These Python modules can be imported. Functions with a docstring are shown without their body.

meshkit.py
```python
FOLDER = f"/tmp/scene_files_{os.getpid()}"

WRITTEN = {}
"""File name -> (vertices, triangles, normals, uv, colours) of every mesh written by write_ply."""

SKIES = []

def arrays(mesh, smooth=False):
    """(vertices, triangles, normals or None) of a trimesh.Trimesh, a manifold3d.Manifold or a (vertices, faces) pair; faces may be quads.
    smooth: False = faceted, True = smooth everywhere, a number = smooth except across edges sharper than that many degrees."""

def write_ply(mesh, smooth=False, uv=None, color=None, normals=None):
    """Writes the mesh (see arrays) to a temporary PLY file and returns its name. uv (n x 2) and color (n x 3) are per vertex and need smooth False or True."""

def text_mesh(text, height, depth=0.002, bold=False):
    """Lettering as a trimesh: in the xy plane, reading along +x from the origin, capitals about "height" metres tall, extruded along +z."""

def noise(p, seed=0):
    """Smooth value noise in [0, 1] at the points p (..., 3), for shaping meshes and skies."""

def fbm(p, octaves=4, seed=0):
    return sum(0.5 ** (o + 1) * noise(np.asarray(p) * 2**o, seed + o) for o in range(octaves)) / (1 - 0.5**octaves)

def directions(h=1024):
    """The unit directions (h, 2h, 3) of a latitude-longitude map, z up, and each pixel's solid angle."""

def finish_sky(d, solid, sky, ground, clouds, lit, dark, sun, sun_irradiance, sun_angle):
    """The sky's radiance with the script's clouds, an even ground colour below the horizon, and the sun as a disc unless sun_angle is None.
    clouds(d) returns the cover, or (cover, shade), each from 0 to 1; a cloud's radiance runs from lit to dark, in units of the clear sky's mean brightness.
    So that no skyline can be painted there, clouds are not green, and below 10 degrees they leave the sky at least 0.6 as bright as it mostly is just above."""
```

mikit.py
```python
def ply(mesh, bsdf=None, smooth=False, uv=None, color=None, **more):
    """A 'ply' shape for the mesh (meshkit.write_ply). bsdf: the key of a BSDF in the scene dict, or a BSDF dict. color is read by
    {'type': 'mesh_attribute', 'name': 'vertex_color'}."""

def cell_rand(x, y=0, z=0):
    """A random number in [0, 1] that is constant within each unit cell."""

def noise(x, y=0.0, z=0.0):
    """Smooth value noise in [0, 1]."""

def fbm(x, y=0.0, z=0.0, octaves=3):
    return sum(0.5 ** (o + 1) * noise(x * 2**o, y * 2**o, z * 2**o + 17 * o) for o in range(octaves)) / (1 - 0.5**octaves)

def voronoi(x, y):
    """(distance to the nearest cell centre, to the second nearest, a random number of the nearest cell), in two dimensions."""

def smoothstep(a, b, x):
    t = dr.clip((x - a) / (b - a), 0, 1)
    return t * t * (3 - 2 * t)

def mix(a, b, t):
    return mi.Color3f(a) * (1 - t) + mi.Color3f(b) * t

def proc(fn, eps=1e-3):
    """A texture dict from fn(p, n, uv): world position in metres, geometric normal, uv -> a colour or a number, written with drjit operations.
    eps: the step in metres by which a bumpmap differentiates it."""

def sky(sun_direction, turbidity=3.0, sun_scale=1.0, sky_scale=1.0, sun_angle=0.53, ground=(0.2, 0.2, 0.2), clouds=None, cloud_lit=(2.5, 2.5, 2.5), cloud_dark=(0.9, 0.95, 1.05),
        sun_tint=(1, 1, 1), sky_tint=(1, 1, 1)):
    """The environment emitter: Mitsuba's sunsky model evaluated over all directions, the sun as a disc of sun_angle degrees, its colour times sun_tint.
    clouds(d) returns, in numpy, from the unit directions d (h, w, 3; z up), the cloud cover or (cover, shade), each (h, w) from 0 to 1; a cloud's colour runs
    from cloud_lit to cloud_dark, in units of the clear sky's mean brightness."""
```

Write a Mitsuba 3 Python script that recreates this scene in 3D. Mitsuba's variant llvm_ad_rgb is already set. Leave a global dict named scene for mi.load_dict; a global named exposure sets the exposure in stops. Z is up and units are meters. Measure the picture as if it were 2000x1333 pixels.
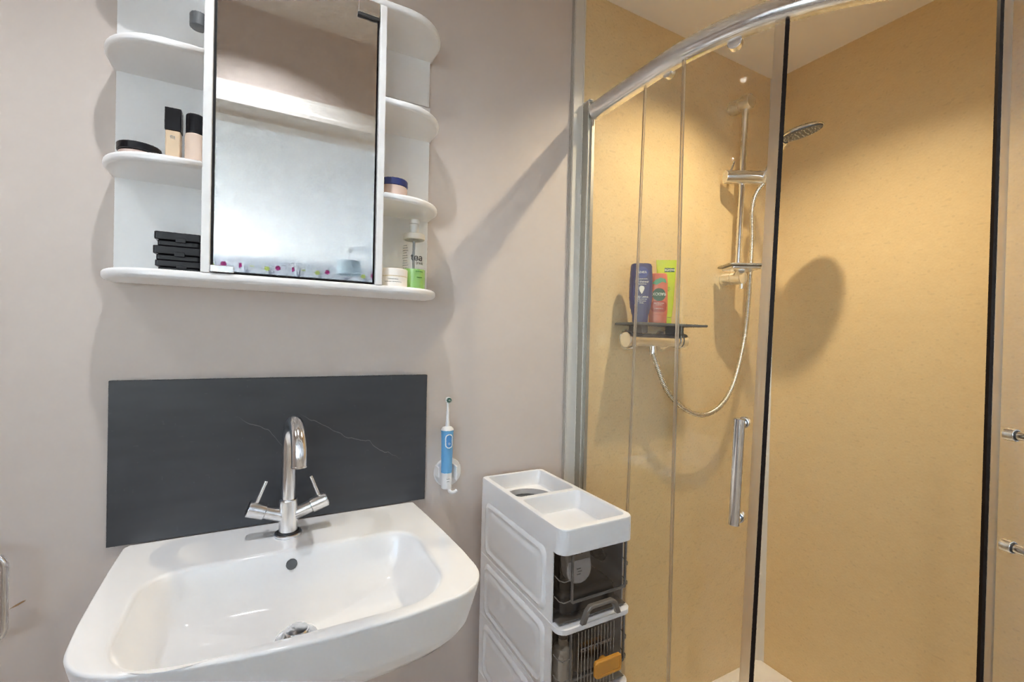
import math
import numpy as np
import trimesh
import mitsuba as mi
import drjit as dr
import mikit
import meshkit
from manifold3d import Manifold
from shapely.geometry import Polygon, Point, LineString, box as sbox
from shapely import affinity

T = mi.ScalarTransform4f
scene, labels = {}, {}
exposure = 0.26

# ------------------------------------------------------------------ camera
CAM = np.array([0.2585, -1.0787, 1.2626])
YAW, PITCH, ROLL, F = 0.4931, -0.0080, 0.0227, 879.39
fw = np.array([math.sin(YAW) * math.cos(PITCH), math.cos(YAW) * math.cos(PITCH), math.sin(PITCH)])
rt = np.array([math.cos(YAW), -math.sin(YAW), 0.0])
up = np.cross(rt, fw)
up = -rt * math.sin(ROLL) + up * math.cos(ROLL)
scene['camera'] = {'type': 'perspective', 'fov': math.degrees(2 * math.atan(1000 / F)), 'fov_axis': 'x', 'near_clip': 0.01, 'far_clip': 200.0,
                   'to_world': T().look_at(origin=CAM.tolist(), target=(CAM + fw).tolist(), up=up.tolist())}

# ------------------------------------------------------------------ sky and lamp strengths
SUN = np.array([-0.80, 0.16, 0.58])
scene['sky'] = mikit.sky(SUN, turbidity=3.0, sun_scale=53.0, sky_scale=30.0, sun_angle=1.2, sun_tint=(0.72, 0.95, 1.32), sky_tint=(0.9, 1.0, 1.1), ground=(0.3, 0.3, 0.3))
LAMP_SHOWER = (5700, 4700, 3200)
LAMP_ROOM = (2620, 2680, 2760)
LAMPS = [('shower', 1.36, -0.43, LAMP_SHOWER), ('basin', 0.20, -0.54, LAMP_ROOM), ('left', -0.62, -0.45, tuple(0.75 * q for q in LAMP_ROOM))]
CEIL = 2.276

# ------------------------------------------------------------------ materials
def M(name, d, two=True):
    scene[name] = {'type': 'twosided', 'b': d} if two else d
    return name

def prin(c, r=0.5, **k):
    return {'type': 'principled', 'base_color': c if isinstance(c, dict) else {'type': 'rgb', 'value': list(c)}, 'roughness': r, **k}

fbm, noise, mix, smoothstep = mikit.fbm, mikit.noise, mikit.mix, mikit.smoothstep

def paint_fn(p, n, uv):
    a = fbm(p.x * 3, p.y * 3, p.z * 3, 3)
    b = noise(p.x * 90, p.y * 90, p.z * 60)
    return mix((0.57, 0.497, 0.452), (0.60, 0.527, 0.482), a * 0.8 + b * 0.2)

def panel_fn(p, n, uv):
    a = fbm(p.x * 34, p.y * 34, p.z * 34, 3)
    b = fbm(p.x * 210, p.y * 210, p.z * 210, 2)
    c = smoothstep(0.72, 0.86, noise(p.x * 120 + 9, p.y * 120, p.z * 120))
    return mix(mix((0.65, 0.485, 0.262), (0.745, 0.578, 0.335), a * 0.5 + b * 0.5), (0.48, 0.36, 0.2), c * 0.22)

def slate_fn(p, n, uv):
    a = fbm(p.x * 9, p.z * 60, p.y * 9, 3)
    sp = smoothstep(0.93, 0.98, noise(p.x * 160, p.z * 160, 3))
    def vein(cx, cz, sl, lo, hi):
        w = (fbm(p.x * 28, cx * 7, 1.0, 3) - 0.5) * 0.03
        d = dr.abs(p.z - (cz + sl * (p.x - cx)) - w)
        return (1 - smoothstep(0.0004, 0.0016, d)) * smoothstep(lo - 0.02, lo + 0.02, p.x) * (1 - smoothstep(hi - 0.03, hi + 0.03, p.x))
    v = dr.maximum(vein(0.25, 1.055, -0.75, 0.215, 0.285), vein(0.40, 1.045, -0.55, 0.33, 0.52))
    return mix(mix((0.028, 0.030, 0.035), (0.036, 0.038, 0.044), a), (0.17, 0.16, 0.16), dr.maximum(v * 0.5, sp * 0.10))

def carpet_fn(p, n, uv):
    return mix((0.42, 0.38, 0.34), (0.55, 0.5, 0.45), noise(p.x * 300, p.y * 300, 0))

def lino_fn(p, n, uv):
    return mix((0.66, 0.61, 0.54), (0.74, 0.69, 0.62), fbm(p.x * 12, p.y * 50, 0, 3))

PERIOD, FL_Z = 0.70, 2.235
def wallpaper_fn(p, n, uv):
    """Printed pattern of magenta and lime blooms on grey stems, repeating across the paper."""
    u0 = p.x + 0.163
    k = dr.floor(u0 / PERIOD)
    u = u0 - k * PERIOD
    col = mi.Color3f(0.85, 0.86, 0.90)
    row = dr.floor((p.z - FL_Z) / 0.42 + 0.5)
    z = p.z - FL_Z - row * 0.42
    u = u + 0.33 * dr.abs(row - 2 * dr.floor(row / 2))
    u = u - dr.floor(u / PERIOD) * PERIOD
    def stem(col, x0, z0, x1, z1, w):
        t = dr.clip(((u - x0) * (x1 - x0) + (z - z0) * (z1 - z0)) / ((x1 - x0) ** 2 + (z1 - z0) ** 2), 0, 1)
        d = dr.sqrt(dr.square(u - x0 - t * (x1 - x0)) + dr.square(z - z0 - t * (z1 - z0)))
        return mix(col, (0.30, 0.30, 0.36), 1 - smoothstep(w * (1.2 - t) * 0.7, w * (1.2 - t), d))
    for x0 in (0.10, 0.41):
        col = stem(col, x0, -0.12, x0 - 0.035, -0.01, 0.018)
        col = stem(col, x0, -0.12, x0 + 0.012, 0.005, 0.016)
        col = stem(col, x0 + 0.005, -0.09, x0 + 0.075, -0.045, 0.013)
        col = stem(col, x0 + 0.18, -0.16, x0 + 0.23, -0.08, 0.014)
    def bloom(col, cx, cz, r, sq, c1, c2):
        ang = dr.atan2(z - cz, u - cx)
        d = dr.sqrt(dr.square(u - cx) + dr.square((z - cz) * sq)) * (1 + 0.07 * dr.sin(ang * 5))
        inner = dr.abs(dr.sin(d * 170 + ang))
        return mix(col, mix(c1, c2, inner), 1 - smoothstep(r * 0.9, r, d))
    col = bloom(col, 0.003, 0.0, 0.041, 1.0, (0.55, 0.03, 0.2), (0.32, 0.02, 0.14))
    col = bloom(col, 0.165, 0.0, 0.036, 3.0, (0.62, 0.68, 0.12), (0.5, 0.55, 0.08))
    col = bloom(col, 0.362, -0.02, 0.039, 1.0, (0.62, 0.68, 0.12), (0.45, 0.52, 0.08))
    col = bloom(col, 0.51, 0.0, 0.039, 1.0, (0.55, 0.03, 0.2), (0.32, 0.02, 0.14))
    return col

M('paint', prin(mikit.proc(paint_fn), 0.55, specular=0.35))
M('ceiling_paint', prin((0.80, 0.775, 0.74), 0.8))
M('white_paint', prin((0.82, 0.81, 0.78), 0.45))
M('trim_white', prin((0.63, 0.605, 0.555), 0.35))
M('grout_grey', prin((0.38, 0.34, 0.30), 0.7))
M('panel', prin(mikit.proc(panel_fn), 0.38, specular=0.35))
M('slate', prin(mikit.proc(slate_fn), 0.42, specular=0.5))
M('carpet', prin(mikit.proc(carpet_fn), 0.95))
M('lino', prin(mikit.proc(lino_fn), 0.4))
M('wallpaper', prin(mikit.proc(wallpaper_fn), 0.8))
M('bed_paint', prin((0.83, 0.84, 0.86), 0.8))
M('cabinet_white', prin((0.84, 0.84, 0.835), 0.28, specular=0.5))
M('ceramic', prin((0.90, 0.905, 0.91), 0.07, specular=0.5))
M('tray_white', prin((0.86, 0.855, 0.84), 0.25))
M('plastic_white', prin((0.82, 0.83, 0.85), 0.33, specular=0.5))
M('chrome', {'type': 'roughconductor', 'material': 'none', 'alpha': 0.04, 'specular_reflectance': {'type': 'rgb', 'value': [0.90, 0.91, 0.93]}})
M('satin_alu', {'type': 'roughconductor', 'material': 'none', 'alpha': 0.3, 'specular_reflectance': {'type': 'rgb', 'value': [0.52, 0.50, 0.45]}})
M('steel_hose', {'type': 'roughconductor', 'material': 'none', 'alpha': 0.13, 'specular_reflectance': {'type': 'rgb', 'value': [0.74, 0.72, 0.68]}})
M('mirror', {'type': 'conductor', 'material': 'none', 'specular_reflectance': {'type': 'rgb', 'value': [0.92, 0.93, 0.935]}})
M('black_gloss', prin((0.006, 0.006, 0.008), 0.2, specular=0.3))
M('black_matt', prin((0.018, 0.017, 0.017), 0.5))
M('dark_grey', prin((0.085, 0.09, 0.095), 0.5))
M('seal_black', prin((0.010, 0.006, 0.005), 0.4, specular=0.15))
M('seal_clear', prin((0.70, 0.66, 0.58), 0.3, specular=0.5))
M('seal_translucent', prin((0.90, 0.81, 0.68), 0.22, spec_trans=0.85, specular=0.25), two=False)
M('glass', {'type': 'thindielectric', 'int_ior': 1.5, 'specular_transmittance': {'type': 'rgb', 'value': [0.975, 0.98, 0.955]}}, two=False)
M('clear', {'type': 'thindielectric', 'int_ior': 1.45, 'specular_transmittance': {'type': 'rgb', 'value': [0.97, 0.97, 0.965]}}, two=False)
M('smoke', {'type': 'thindielectric', 'int_ior': 1.5, 'specular_transmittance': {'type': 'rgb', 'value': [0.60, 0.565, 0.535]}}, two=False)
M('smoke_edge', prin((0.14, 0.125, 0.11), 0.25))
M('rib_pale', prin((0.36, 0.32, 0.27), 0.4))
M('amber', prin((0.56, 0.25, 0.035), 0.18, specular=0.6))
M('foundation', prin((0.66, 0.50, 0.34), 0.2))
M('foundation_pink', prin((0.68, 0.53, 0.43), 0.2))
M('powder', prin((0.62, 0.48, 0.42), 0.5))
M('navy_lid', prin((0.02, 0.03, 0.13), 0.3))
M('cream_white', prin((0.84, 0.81, 0.76), 0.35))
M('cream_line', prin((0.65, 0.55, 0.36), 0.5))
M('liquid_green', prin((0.27, 0.53, 0.13), 0.2))
M('ink', prin((0.03, 0.03, 0.035), 0.6))
M('ink_grey', prin((0.28, 0.28, 0.28), 0.6))
M('ink_green', prin((0.05, 0.20, 0.02), 0.6))
M('lotion_navy', prin((0.028, 0.03, 0.125), 0.3, specular=0.5))
M('lotion_disc', prin((0.03, 0.05, 0.24), 0.3))
M('print_white', prin((0.78, 0.77, 0.74), 0.5))
M('gel_red', prin((0.62, 0.16, 0.085), 0.25))
M('gel_red_dark', prin((0.42, 0.07, 0.04), 0.25))
M('cap_green', prin((0.11, 0.33, 0.18), 0.4))
M('gel_badge', prin((0.035, 0.10, 0.055), 0.4))
M('tube_lime', prin((0.50, 0.62, 0.03), 0.35))
M('brush_blue', prin((0.13, 0.37, 0.66), 0.35))
M('brush_blue_dark', prin((0.07, 0.25, 0.56), 0.35))
M('bristle_green', prin((0.03, 0.13, 0.10), 0.6))
M('lamp_shade', prin((0.42, 0.50, 0.55), 0.8))
M('wood_chip', prin((0.33, 0.2, 0.11), 0.8))
M('red_fabric', prin((0.45, 0.03, 0.02), 0.8))
M('lamp_face', prin((0.9, 0.9, 0.9), 0.4))

# ------------------------------------------------------------------ naming helpers
def numbered(name):
    used = {k.split('__')[0] if '__' not in name else '__'.join(k.split('__')[:name.count('__') + 1]) for k in list(scene) + list(labels)}
    if name not in used:
        return name
    i = 1
    while f'{name}_{i:03d}' in used:
        i += 1
    return f'{name}_{i:03d}'

def thing(name, label, cat, group=None):
    key = numbered(name)
    labels[key] = {'label': label, 'category': cat}
    if group:
        labels[key]['group'] = group
    return key

def part(parent, name, mesh, m, label=None, smooth=35, **more):
    key = numbered(f'{parent}__{name}')
    scene[key] = mikit.ply(mesh, m, smooth=smooth, **more)
    if label:
        labels[key] = {'label': label}
    return key

def struct(name, mesh, m, label=None, smooth=False):
    scene[name] = mikit.ply(mesh, m, smooth=smooth)
    labels[name] = {'kind': 'structure', **({'label': label} if label else {})}
    return name

# ------------------------------------------------------------------ mesh helpers
cat = trimesh.util.concatenate

def bx(x0, x1, y0, y1, z0, z1):
    b = trimesh.creation.box(extents=(x1 - x0, y1 - y0, z1 - z0))
    b.apply_translation(((x0 + x1) / 2, (y0 + y1) / 2, (z0 + z1) / 2))
    return b

def rbox(x0, x1, y0, y1, z0, z1, r=0.003, n=3):
    s = trimesh.creation.uv_sphere(radius=r, count=[2 * n, 4 * n])
    pts = np.vstack([s.vertices + np.array([x, y, z]) for x in (x0 + r, x1 - r) for y in (y0 + r, y1 - r) for z in (z0 + r, z1 - r)])
    return trimesh.convex.convex_hull(pts)

def loft(rings, cap0=True, cap1=True):
    """Rings of equally many points, joined; flat fan caps."""
    n = len(rings[0])
    v = np.vstack(rings)
    f = []
    i = np.arange(n)
    j = (i + 1) % n
    for k in range(len(rings) - 1):
        a, b = k * n, (k + 1) * n
        f.append(np.stack([a + i, a + j, b + j], 1))
        f.append(np.stack([a + i, b + j, b + i], 1))
    if cap0:
        v = np.vstack([v, np.mean(rings[0], 0)])
        f.append(np.stack([j, i, np.full(n, len(v) - 1)], 1))
    if cap1:
        v = np.vstack([v, np.mean(rings[-1], 0)])
        o = (len(rings) - 1) * n
        f.append(np.stack([o + i, o + j, np.full(n, len(v) - 1)], 1))
    m = trimesh.Trimesh(v, np.vstack(f), process=False)
    return m

def lathe(prof, n=48, caps=True):
    a = np.arange(n) * 2 * np.pi / n
    rings = [np.stack([r * np.cos(a), r * np.sin(a), np.full(n, z)], 1) for r, z in prof]
    return loft(rings, caps, caps)

def cyl(p0, p1, r0, r1=None, n=32, bevel=0.0):
    p0, p1 = np.asarray(p0, float), np.asarray(p1, float)
    r1 = r0 if r1 is None else r1
    L = np.linalg.norm(p1 - p0)
    prof = [(r0, 0), (r1, L)]
    if bevel:
        prof = [(r0 - bevel, 0), (r0 - 0.3 * bevel, 0.3 * bevel), (r0, bevel), (r1, L - bevel), (r1 - 0.3 * bevel, L - 0.3 * bevel), (r1 - bevel, L)]
    m = lathe(prof, n)
    m.apply_transform(trimesh.geometry.align_vectors([0, 0, 1], (p1 - p0) / L))
    m.apply_translation(p0)
    return m

def spline(pts, n=80):
    from scipy.interpolate import CubicSpline
    pts = np.asarray(pts, float)
    t = np.r_[0, np.cumsum(np.linalg.norm(np.diff(pts, axis=0), axis=1))]
    return CubicSpline(t, pts)(np.linspace(0, t[-1], n))

def sweep(pts, r, n=20, caps=True, sect=None):
    """Tube (or a given 2-D section) along a polyline with parallel-transported frames; r may vary."""
    pts = np.asarray(pts, float)
    t = np.gradient(pts, axis=0)
    t /= np.linalg.norm(t, axis=1, keepdims=True)
    r = np.broadcast_to(r, len(pts))
    a = np.cross(t[0], [0, 0, 1] if abs(t[0][2]) < 0.9 else [1, 0, 0])
    a /= np.linalg.norm(a)
    ang = np.arange(n) * 2 * np.pi / n
    sec = np.stack([np.cos(ang), np.sin(ang)], 1) if sect is None else np.asarray(sect, float)
    rings = []
    for k in range(len(pts)):
        a = a - t[k] * (a @ t[k])
        a /= np.linalg.norm(a)
        b = np.cross(t[k], a)
        rings.append(pts[k] + r[k] * (sec[:, :1] * a + sec[:, 1:] * b))
    return loft(rings, caps, caps)

def ring2(poly, z, n=None):
    c = np.asarray(poly, float)
    return np.column_stack([c, np.full(len(c), z)])

def inset(c, d):
    """Moves a convex counter-clockwise outline inwards by d along its vertex normals."""
    c = np.asarray(c, float)
    e = np.roll(c, -1, 0) - c
    e /= np.linalg.norm(e, axis=1, keepdims=True) + 1e-12
    nrm = np.stack([-e[:, 1], e[:, 0]], 1)
    nn = nrm + np.roll(nrm, 1, 0)
    nn /= np.maximum(0.25, (nn * nn).sum(1, keepdims=True) / 2)
    return c + nn * d

def slab(c, z0, z1, r=0.004, k=4):
    """Convex outline extruded with rounded rims."""
    ph = np.linspace(0, np.pi / 2, k)
    rings = [ring2(inset(c, r * (1 - math.sin(p))), z0 + r * (1 - math.cos(p))) for p in ph] + [ring2(inset(c, r * (1 - math.sin(p))), z1 - r * (1 - math.cos(p))) for p in ph[::-1]]
    return loft(rings)

def rrect(x0, x1, y0, y1, r, n=8):
    out = []
    for cx, cy, a0 in ((x1 - r, y1 - r, 0), (x0 + r, y1 - r, 90), (x0 + r, y0 + r, 180), (x1 - r, y0 + r, 270)):
        a = np.radians(np.linspace(a0, a0 + 90, n))
        out.append(np.stack([cx + r * np.cos(a), cy + r * np.sin(a)], 1))
    return np.vstack(out)

def rrect2(x0, x1, y0, y1, rs, n=8):
    """Rounded rectangle, one radius per corner (x1y1, x0y1, x0y0, x1y0)."""
    out = []
    for (sx, sy, a0), r in zip(((1, 1, 0), (-1, 1, 90), (-1, -1, 180), (1, -1, 270)), rs):
        cx, cy = (x1 - r if sx > 0 else x0 + r), (y1 - r if sy > 0 else y0 + r)
        a = np.radians(np.linspace(a0, a0 + 90, n if r > 0.0005 else 2))
        out.append(np.stack([cx + r * np.cos(a), cy + r * np.sin(a)], 1))
    return np.vstack(out)

def frame_mesh(outer, inner, t0, t1):
    """A flat ring between two outlines of equal point counts, from height t0 to t1 (xy outline, z height)."""
    n = len(outer)
    v = np.vstack([ring2(outer, t0), ring2(outer, t1), ring2(inner, t1), ring2(inner, t0)])
    i = np.arange(n); j = (i + 1) % n
    f = []
    for a, b in ((0, 1), (1, 2), (2, 3), (3, 0)):
        f += [np.stack([a * n + i, a * n + j, b * n + j], 1), np.stack([a * n + i, b * n + j, b * n + i], 1)]
    return trimesh.Trimesh(v, np.vstack(f), process=False)

def moved(m, loc=(0, 0, 0), rz=0.0, rx=0.0, ry=0.0):
    m = m.copy()
    R = trimesh.transformations.euler_matrix(rx, ry, rz)
    m.apply_transform(R)
    m.apply_translation(loc)
    return m

def map_axes(m, ox, oy, oz, o):
    """Local axes x, y, z sent to the three given vectors, origin o."""
    A = np.eye(4)
    A[:3, 0], A[:3, 1], A[:3, 2], A[:3, 3] = ox, oy, oz, o
    m = m.copy()
    m.apply_transform(A)
    return m

def text_on(text, h, o, ox=(1, 0, 0), oy=(0, 0, 1), depth=0.0006, bold=False, turn=False):
    """Lettering centred on o; ox reads along the line, oy is up."""
    m = meshkit.text_mesh(text, h, depth, bold)
    c = m.bounds.mean(0)
    m.apply_translation((-c[0], -c[1], 0))
    if turn:
        m.apply_transform(trimesh.transformations.rotation_matrix(math.pi, [0, 0, 1]))
    ox, oy = np.asarray(ox, float), np.asarray(oy, float)
    return map_axes(m, ox, oy, np.cross(ox, oy), o)

# ================================================================== the room
XR, XL = 1.953, -1.25
YF, YF2 = -0.849, -0.985          # inner and outer face of the wall with the wide opening
BY, BXL, BXR, BC = -6.95, -3.3, 2.15, 2.305   # bedroom beyond it
struct('wall_back', bx(XL - 0.1, XR + 0.1, 0.0, 0.1, 0, CEIL + 0.05), 'paint', 'pinkish beige painted wall')
struct('wall_right', bx(XR, XR + 0.1, YF, 0.0, 0, CEIL + 0.05), 'panel')
struct('wall_left', bx(XL - 0.1, XL, YF, 0.0, 0, CEIL + 0.05), 'paint')
# front wall: header over a wide opening and a pier at each side
hd = cat([bx(BXL, BXR, YF2, YF, 1.985, CEIL + 0.1), bx(BXL, -0.98, YF2, YF, 0, 1.985), bx(1.66, BXR, YF2, YF, 0, 1.985)])
struct('wall_front', hd, 'paint')
ceil_m = bx(XL, XR, YF, 0.0, CEIL, CEIL + 0.05)
for nm, lx, ly, rad in LAMPS:      # a recess for each downlight
    hole = trimesh.creation.cylinder(radius=0.031, height=0.08, sections=48)
    hole.apply_translation((lx, ly, CEIL))
    ceil_m = trimesh.boolean.difference([ceil_m, hole], engine='manifold')
struct('ceiling', ceil_m, 'ceiling_paint')
struct('floor', bx(XL - 0.1, XR + 0.1, YF2, 0.1, -0.05, 0.0), 'lino')
# bedroom
struct('wall_bedroom_far', bx(BXL - 0.1, BXR + 0.1, BY - 0.1, BY, 0, BC), 'wallpaper', 'white wallpaper with magenta and lime blooms on grey stems')
struct('wall_bedroom_right', bx(BXR, BXR + 0.1, BY, YF2, 0, BC), 'bed_paint')
wl = [bx(BXL - 0.1, BXL, BY, YF2, 0, 0.25), bx(BXL - 0.1, BXL, BY, YF2, 2.15, BC)]
for a, b in ((-3.35, YF2), (BY, -6.55)):
    wl.append(bx(BXL - 0.1, BXL, a, b, 0.25, 2.15))
struct('wall_bedroom_left', cat(wl), 'bed_paint')
struct('ceiling_bedroom', bx(BXL - 0.1, BXR + 0.1, BY - 0.1, YF2, BC, BC + 0.05), 'bed_paint')
struct('floor_bedroom', bx(BXL - 0.1, BXR + 0.1, BY - 0.1, YF2, -0.05, 0.0), 'carpet')
for i, (a, b) in enumerate(((-6.55, -3.35),), 1):
    fr = [bx(BXL - 0.07, BXL - 0.02, a, b, z, z + 0.05) for z in (0.25, 2.10)] + [bx(BXL - 0.07, BXL - 0.02, y - 0.025, y + 0.025, 0.3, 2.1) for y in (a + 0.025, (a + b) / 2, b - 0.025)]
    struct(f'window_{i}', cat(fr), 'white_paint')
    for y0, y1 in ((a + 0.05, (a + b) / 2 - 0.025), ((a + b) / 2 + 0.025, b - 0.05)):
        part(f'window_{i}', 'pane', trimesh.Trimesh([[BXL - 0.045, y0, 0.3], [BXL - 0.045, y1, 0.3], [BXL - 0.045, y1, 2.1], [BXL - 0.045, y0, 2.1]], [[0, 1, 2], [0, 2, 3]], process=False), 'glass', smooth=False)
# architrave round the opening (seen in the mirror)
def moulding(z0, x0, x1):
    pr = np.array([(0, 0), (0.018, 0), (0.02, 0.012), (0.014, 0.02), (0.014, 0.05), (0.009, 0.056), (0.009, 0.064), (0.004, 0.068), (0, 0.068)])
    v = np.vstack([np.column_stack([np.full(len(pr), x), YF + pr[:, 0], z0 + pr[:, 1]]) for x in (x0, x1)])
    return loft([v[:len(pr)], v[len(pr):]])
struct('trim_1', cat([moulding(1.962, -1.04, 1.72), bx(-1.0, 1.68, YF2 - 0.01, YF, 1.962, 1.985), bx(-1.0, 1.68, -0.93, -0.91, 1.952, 1.962), bx(-1.0, -0.98, YF2 - 0.01, YF, 0, 1.962), bx(1.66, 1.68, YF2 - 0.01, YF, 0, 1.962)]), 'white_paint', 'white painted architrave and lining of the opening', smooth=30)

# shower boards, edge trim and corner trim
struct('wall_shower_back', bx(1.03, XR, -0.010, 0.0, 0.03, CEIL), 'panel', 'sand-coloured speckled shower board')
cs = np.array([(0.0, 0.0), (-0.022, 0.0), (-0.010, -0.010), (0.0, -0.022)])
struct('trim_2', loft([np.column_stack([XR + cs[:, 0], -0.010 + cs[:, 1], np.full(4, z)]) for z in (0.03, CEIL - 0.002)]), 'trim_white', 'white internal corner trim between the shower boards')
e = bx(1.016, 1.049, -0.0125, 0.0, 0.03, CEIL - 0.002)
struct('trim_3', cat([e, bx(1.046, 1.0495, -0.0145, 0.0, 0.03, CEIL - 0.002)]), 'trim_white', 'pale edge trim at the end of the shower board')
part('trim_3', 'silicone_bead', cyl((1.0145, -0.002, 0.03), (1.0145, -0.002, CEIL - 0.002), 0.0035, n=10), 'grout_grey', 'grey silicone bead')
part('wall_back', 'paint_chip', loft([np.array([(-0.128, -0.0006, 0.777), (-0.118, -0.0006, 0.7805), (-0.109, -0.0006, 0.7855), (-0.107, -0.0006, 0.788), (-0.112, -0.0006, 0.787), (-0.121, -0.0006, 0.782)]), np.array([(-0.128, 0.001, 0.777), (-0.118, 0.001, 0.7805), (-0.109, 0.001, 0.7855), (-0.107, 0.001, 0.788), (-0.112, 0.001, 0.787), (-0.121, 0.001, 0.782)])]), 'wood_chip', 'small brown scratch in the paint', smooth=False)

# downlights
for nm, lx, ly, rad in LAMPS:
    lab = {'shower': 'recessed ceiling downlight above the shower', 'basin': 'recessed ceiling downlight above the washbasin', 'left': 'recessed ceiling downlight left of the mirror cabinet'}[nm]
    t = thing('downlight', lab, 'downlight')
    part(t, 'bezel', moved(lathe([(0.030, 0.0), (0.032, -0.004), (0.040, -0.004), (0.043, 0.0), (0.043, 0.001), (0.030, 0.001), (0.030, 0.0)], 40, False), (lx, ly, CEIL)), 'chrome')
    lens = trimesh.Trimesh(*(lambda a: (np.vstack([np.column_stack([0.014 * np.cos(a), 0.014 * np.sin(a), a * 0]), [[0, 0, 0]]]), [[(i + 1) % 32, i, 32] for i in range(32)]))(np.arange(32) * 2 * np.pi / 32), process=False)
    part(t, 'lamp_lens', moved(lens, (lx, ly, CEIL + (0.022 if nm == 'shower' else 0.020))), 'lamp_face', 'glowing lamp face', smooth=False, emitter={'type': 'area', 'radiance': {'type': 'rgb', 'value': list(rad)}})

# ================================================================== mirror cabinet
CX0, CX1, CD = 0.0, 0.597, 0.147
S1, S2 = (0.151, 0.165), (0.4435, 0.4575)       # the two uprights
def outline(x0=CX0, x1=CX1, r=0.098):
    o = Polygon(rrect2(CX0, CX1, -CD, -0.0005, (0, 0, r, r), 14)).intersection(sbox(x0, -1, x1, 1))
    c = np.array(o.exterior.coords)[:-1]
    return c if Polygon(c).exterior.is_ccw else c[::-1]
cab = thing('mirror_cabinet', 'white bathroom wall cabinet with a mirror door between rounded open shelves', 'cabinet')
part(cab, 'back_panel', bx(0.005, S1[0], -0.011, -0.0005, 1.3625, 1.926), 'cabinet_white')
part(cab, 'back_panel', bx(S1[1], S2[0], -0.011, -0.0005, 1.3625, 1.926), 'cabinet_white')
part(cab, 'back_panel', bx(S2[1], 0.592, -0.011, -0.0005, 1.3625, 1.8145), 'cabinet_white')
part(cab, 'back_panel', bx(S2[1], 0.590, -0.010, -0.0005, 1.8165, 1.926), 'cabinet_white')
for s in (S1, S2):
    part(cab, 'upright', rbox(s[0], s[1], -0.1465, -0.001, 1.3625, 1.926, 0.002), 'cabinet_white')
part(cab, 'bottom_shelf', slab(outline(), 1.347, 1.3635, 0.0065, 5), 'cabinet_white', smooth=40)
part(cab, 'top_shelf', slab(outline(), 1.925, 1.941, 0.0065, 5), 'cabinet_white', smooth=40)
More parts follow.
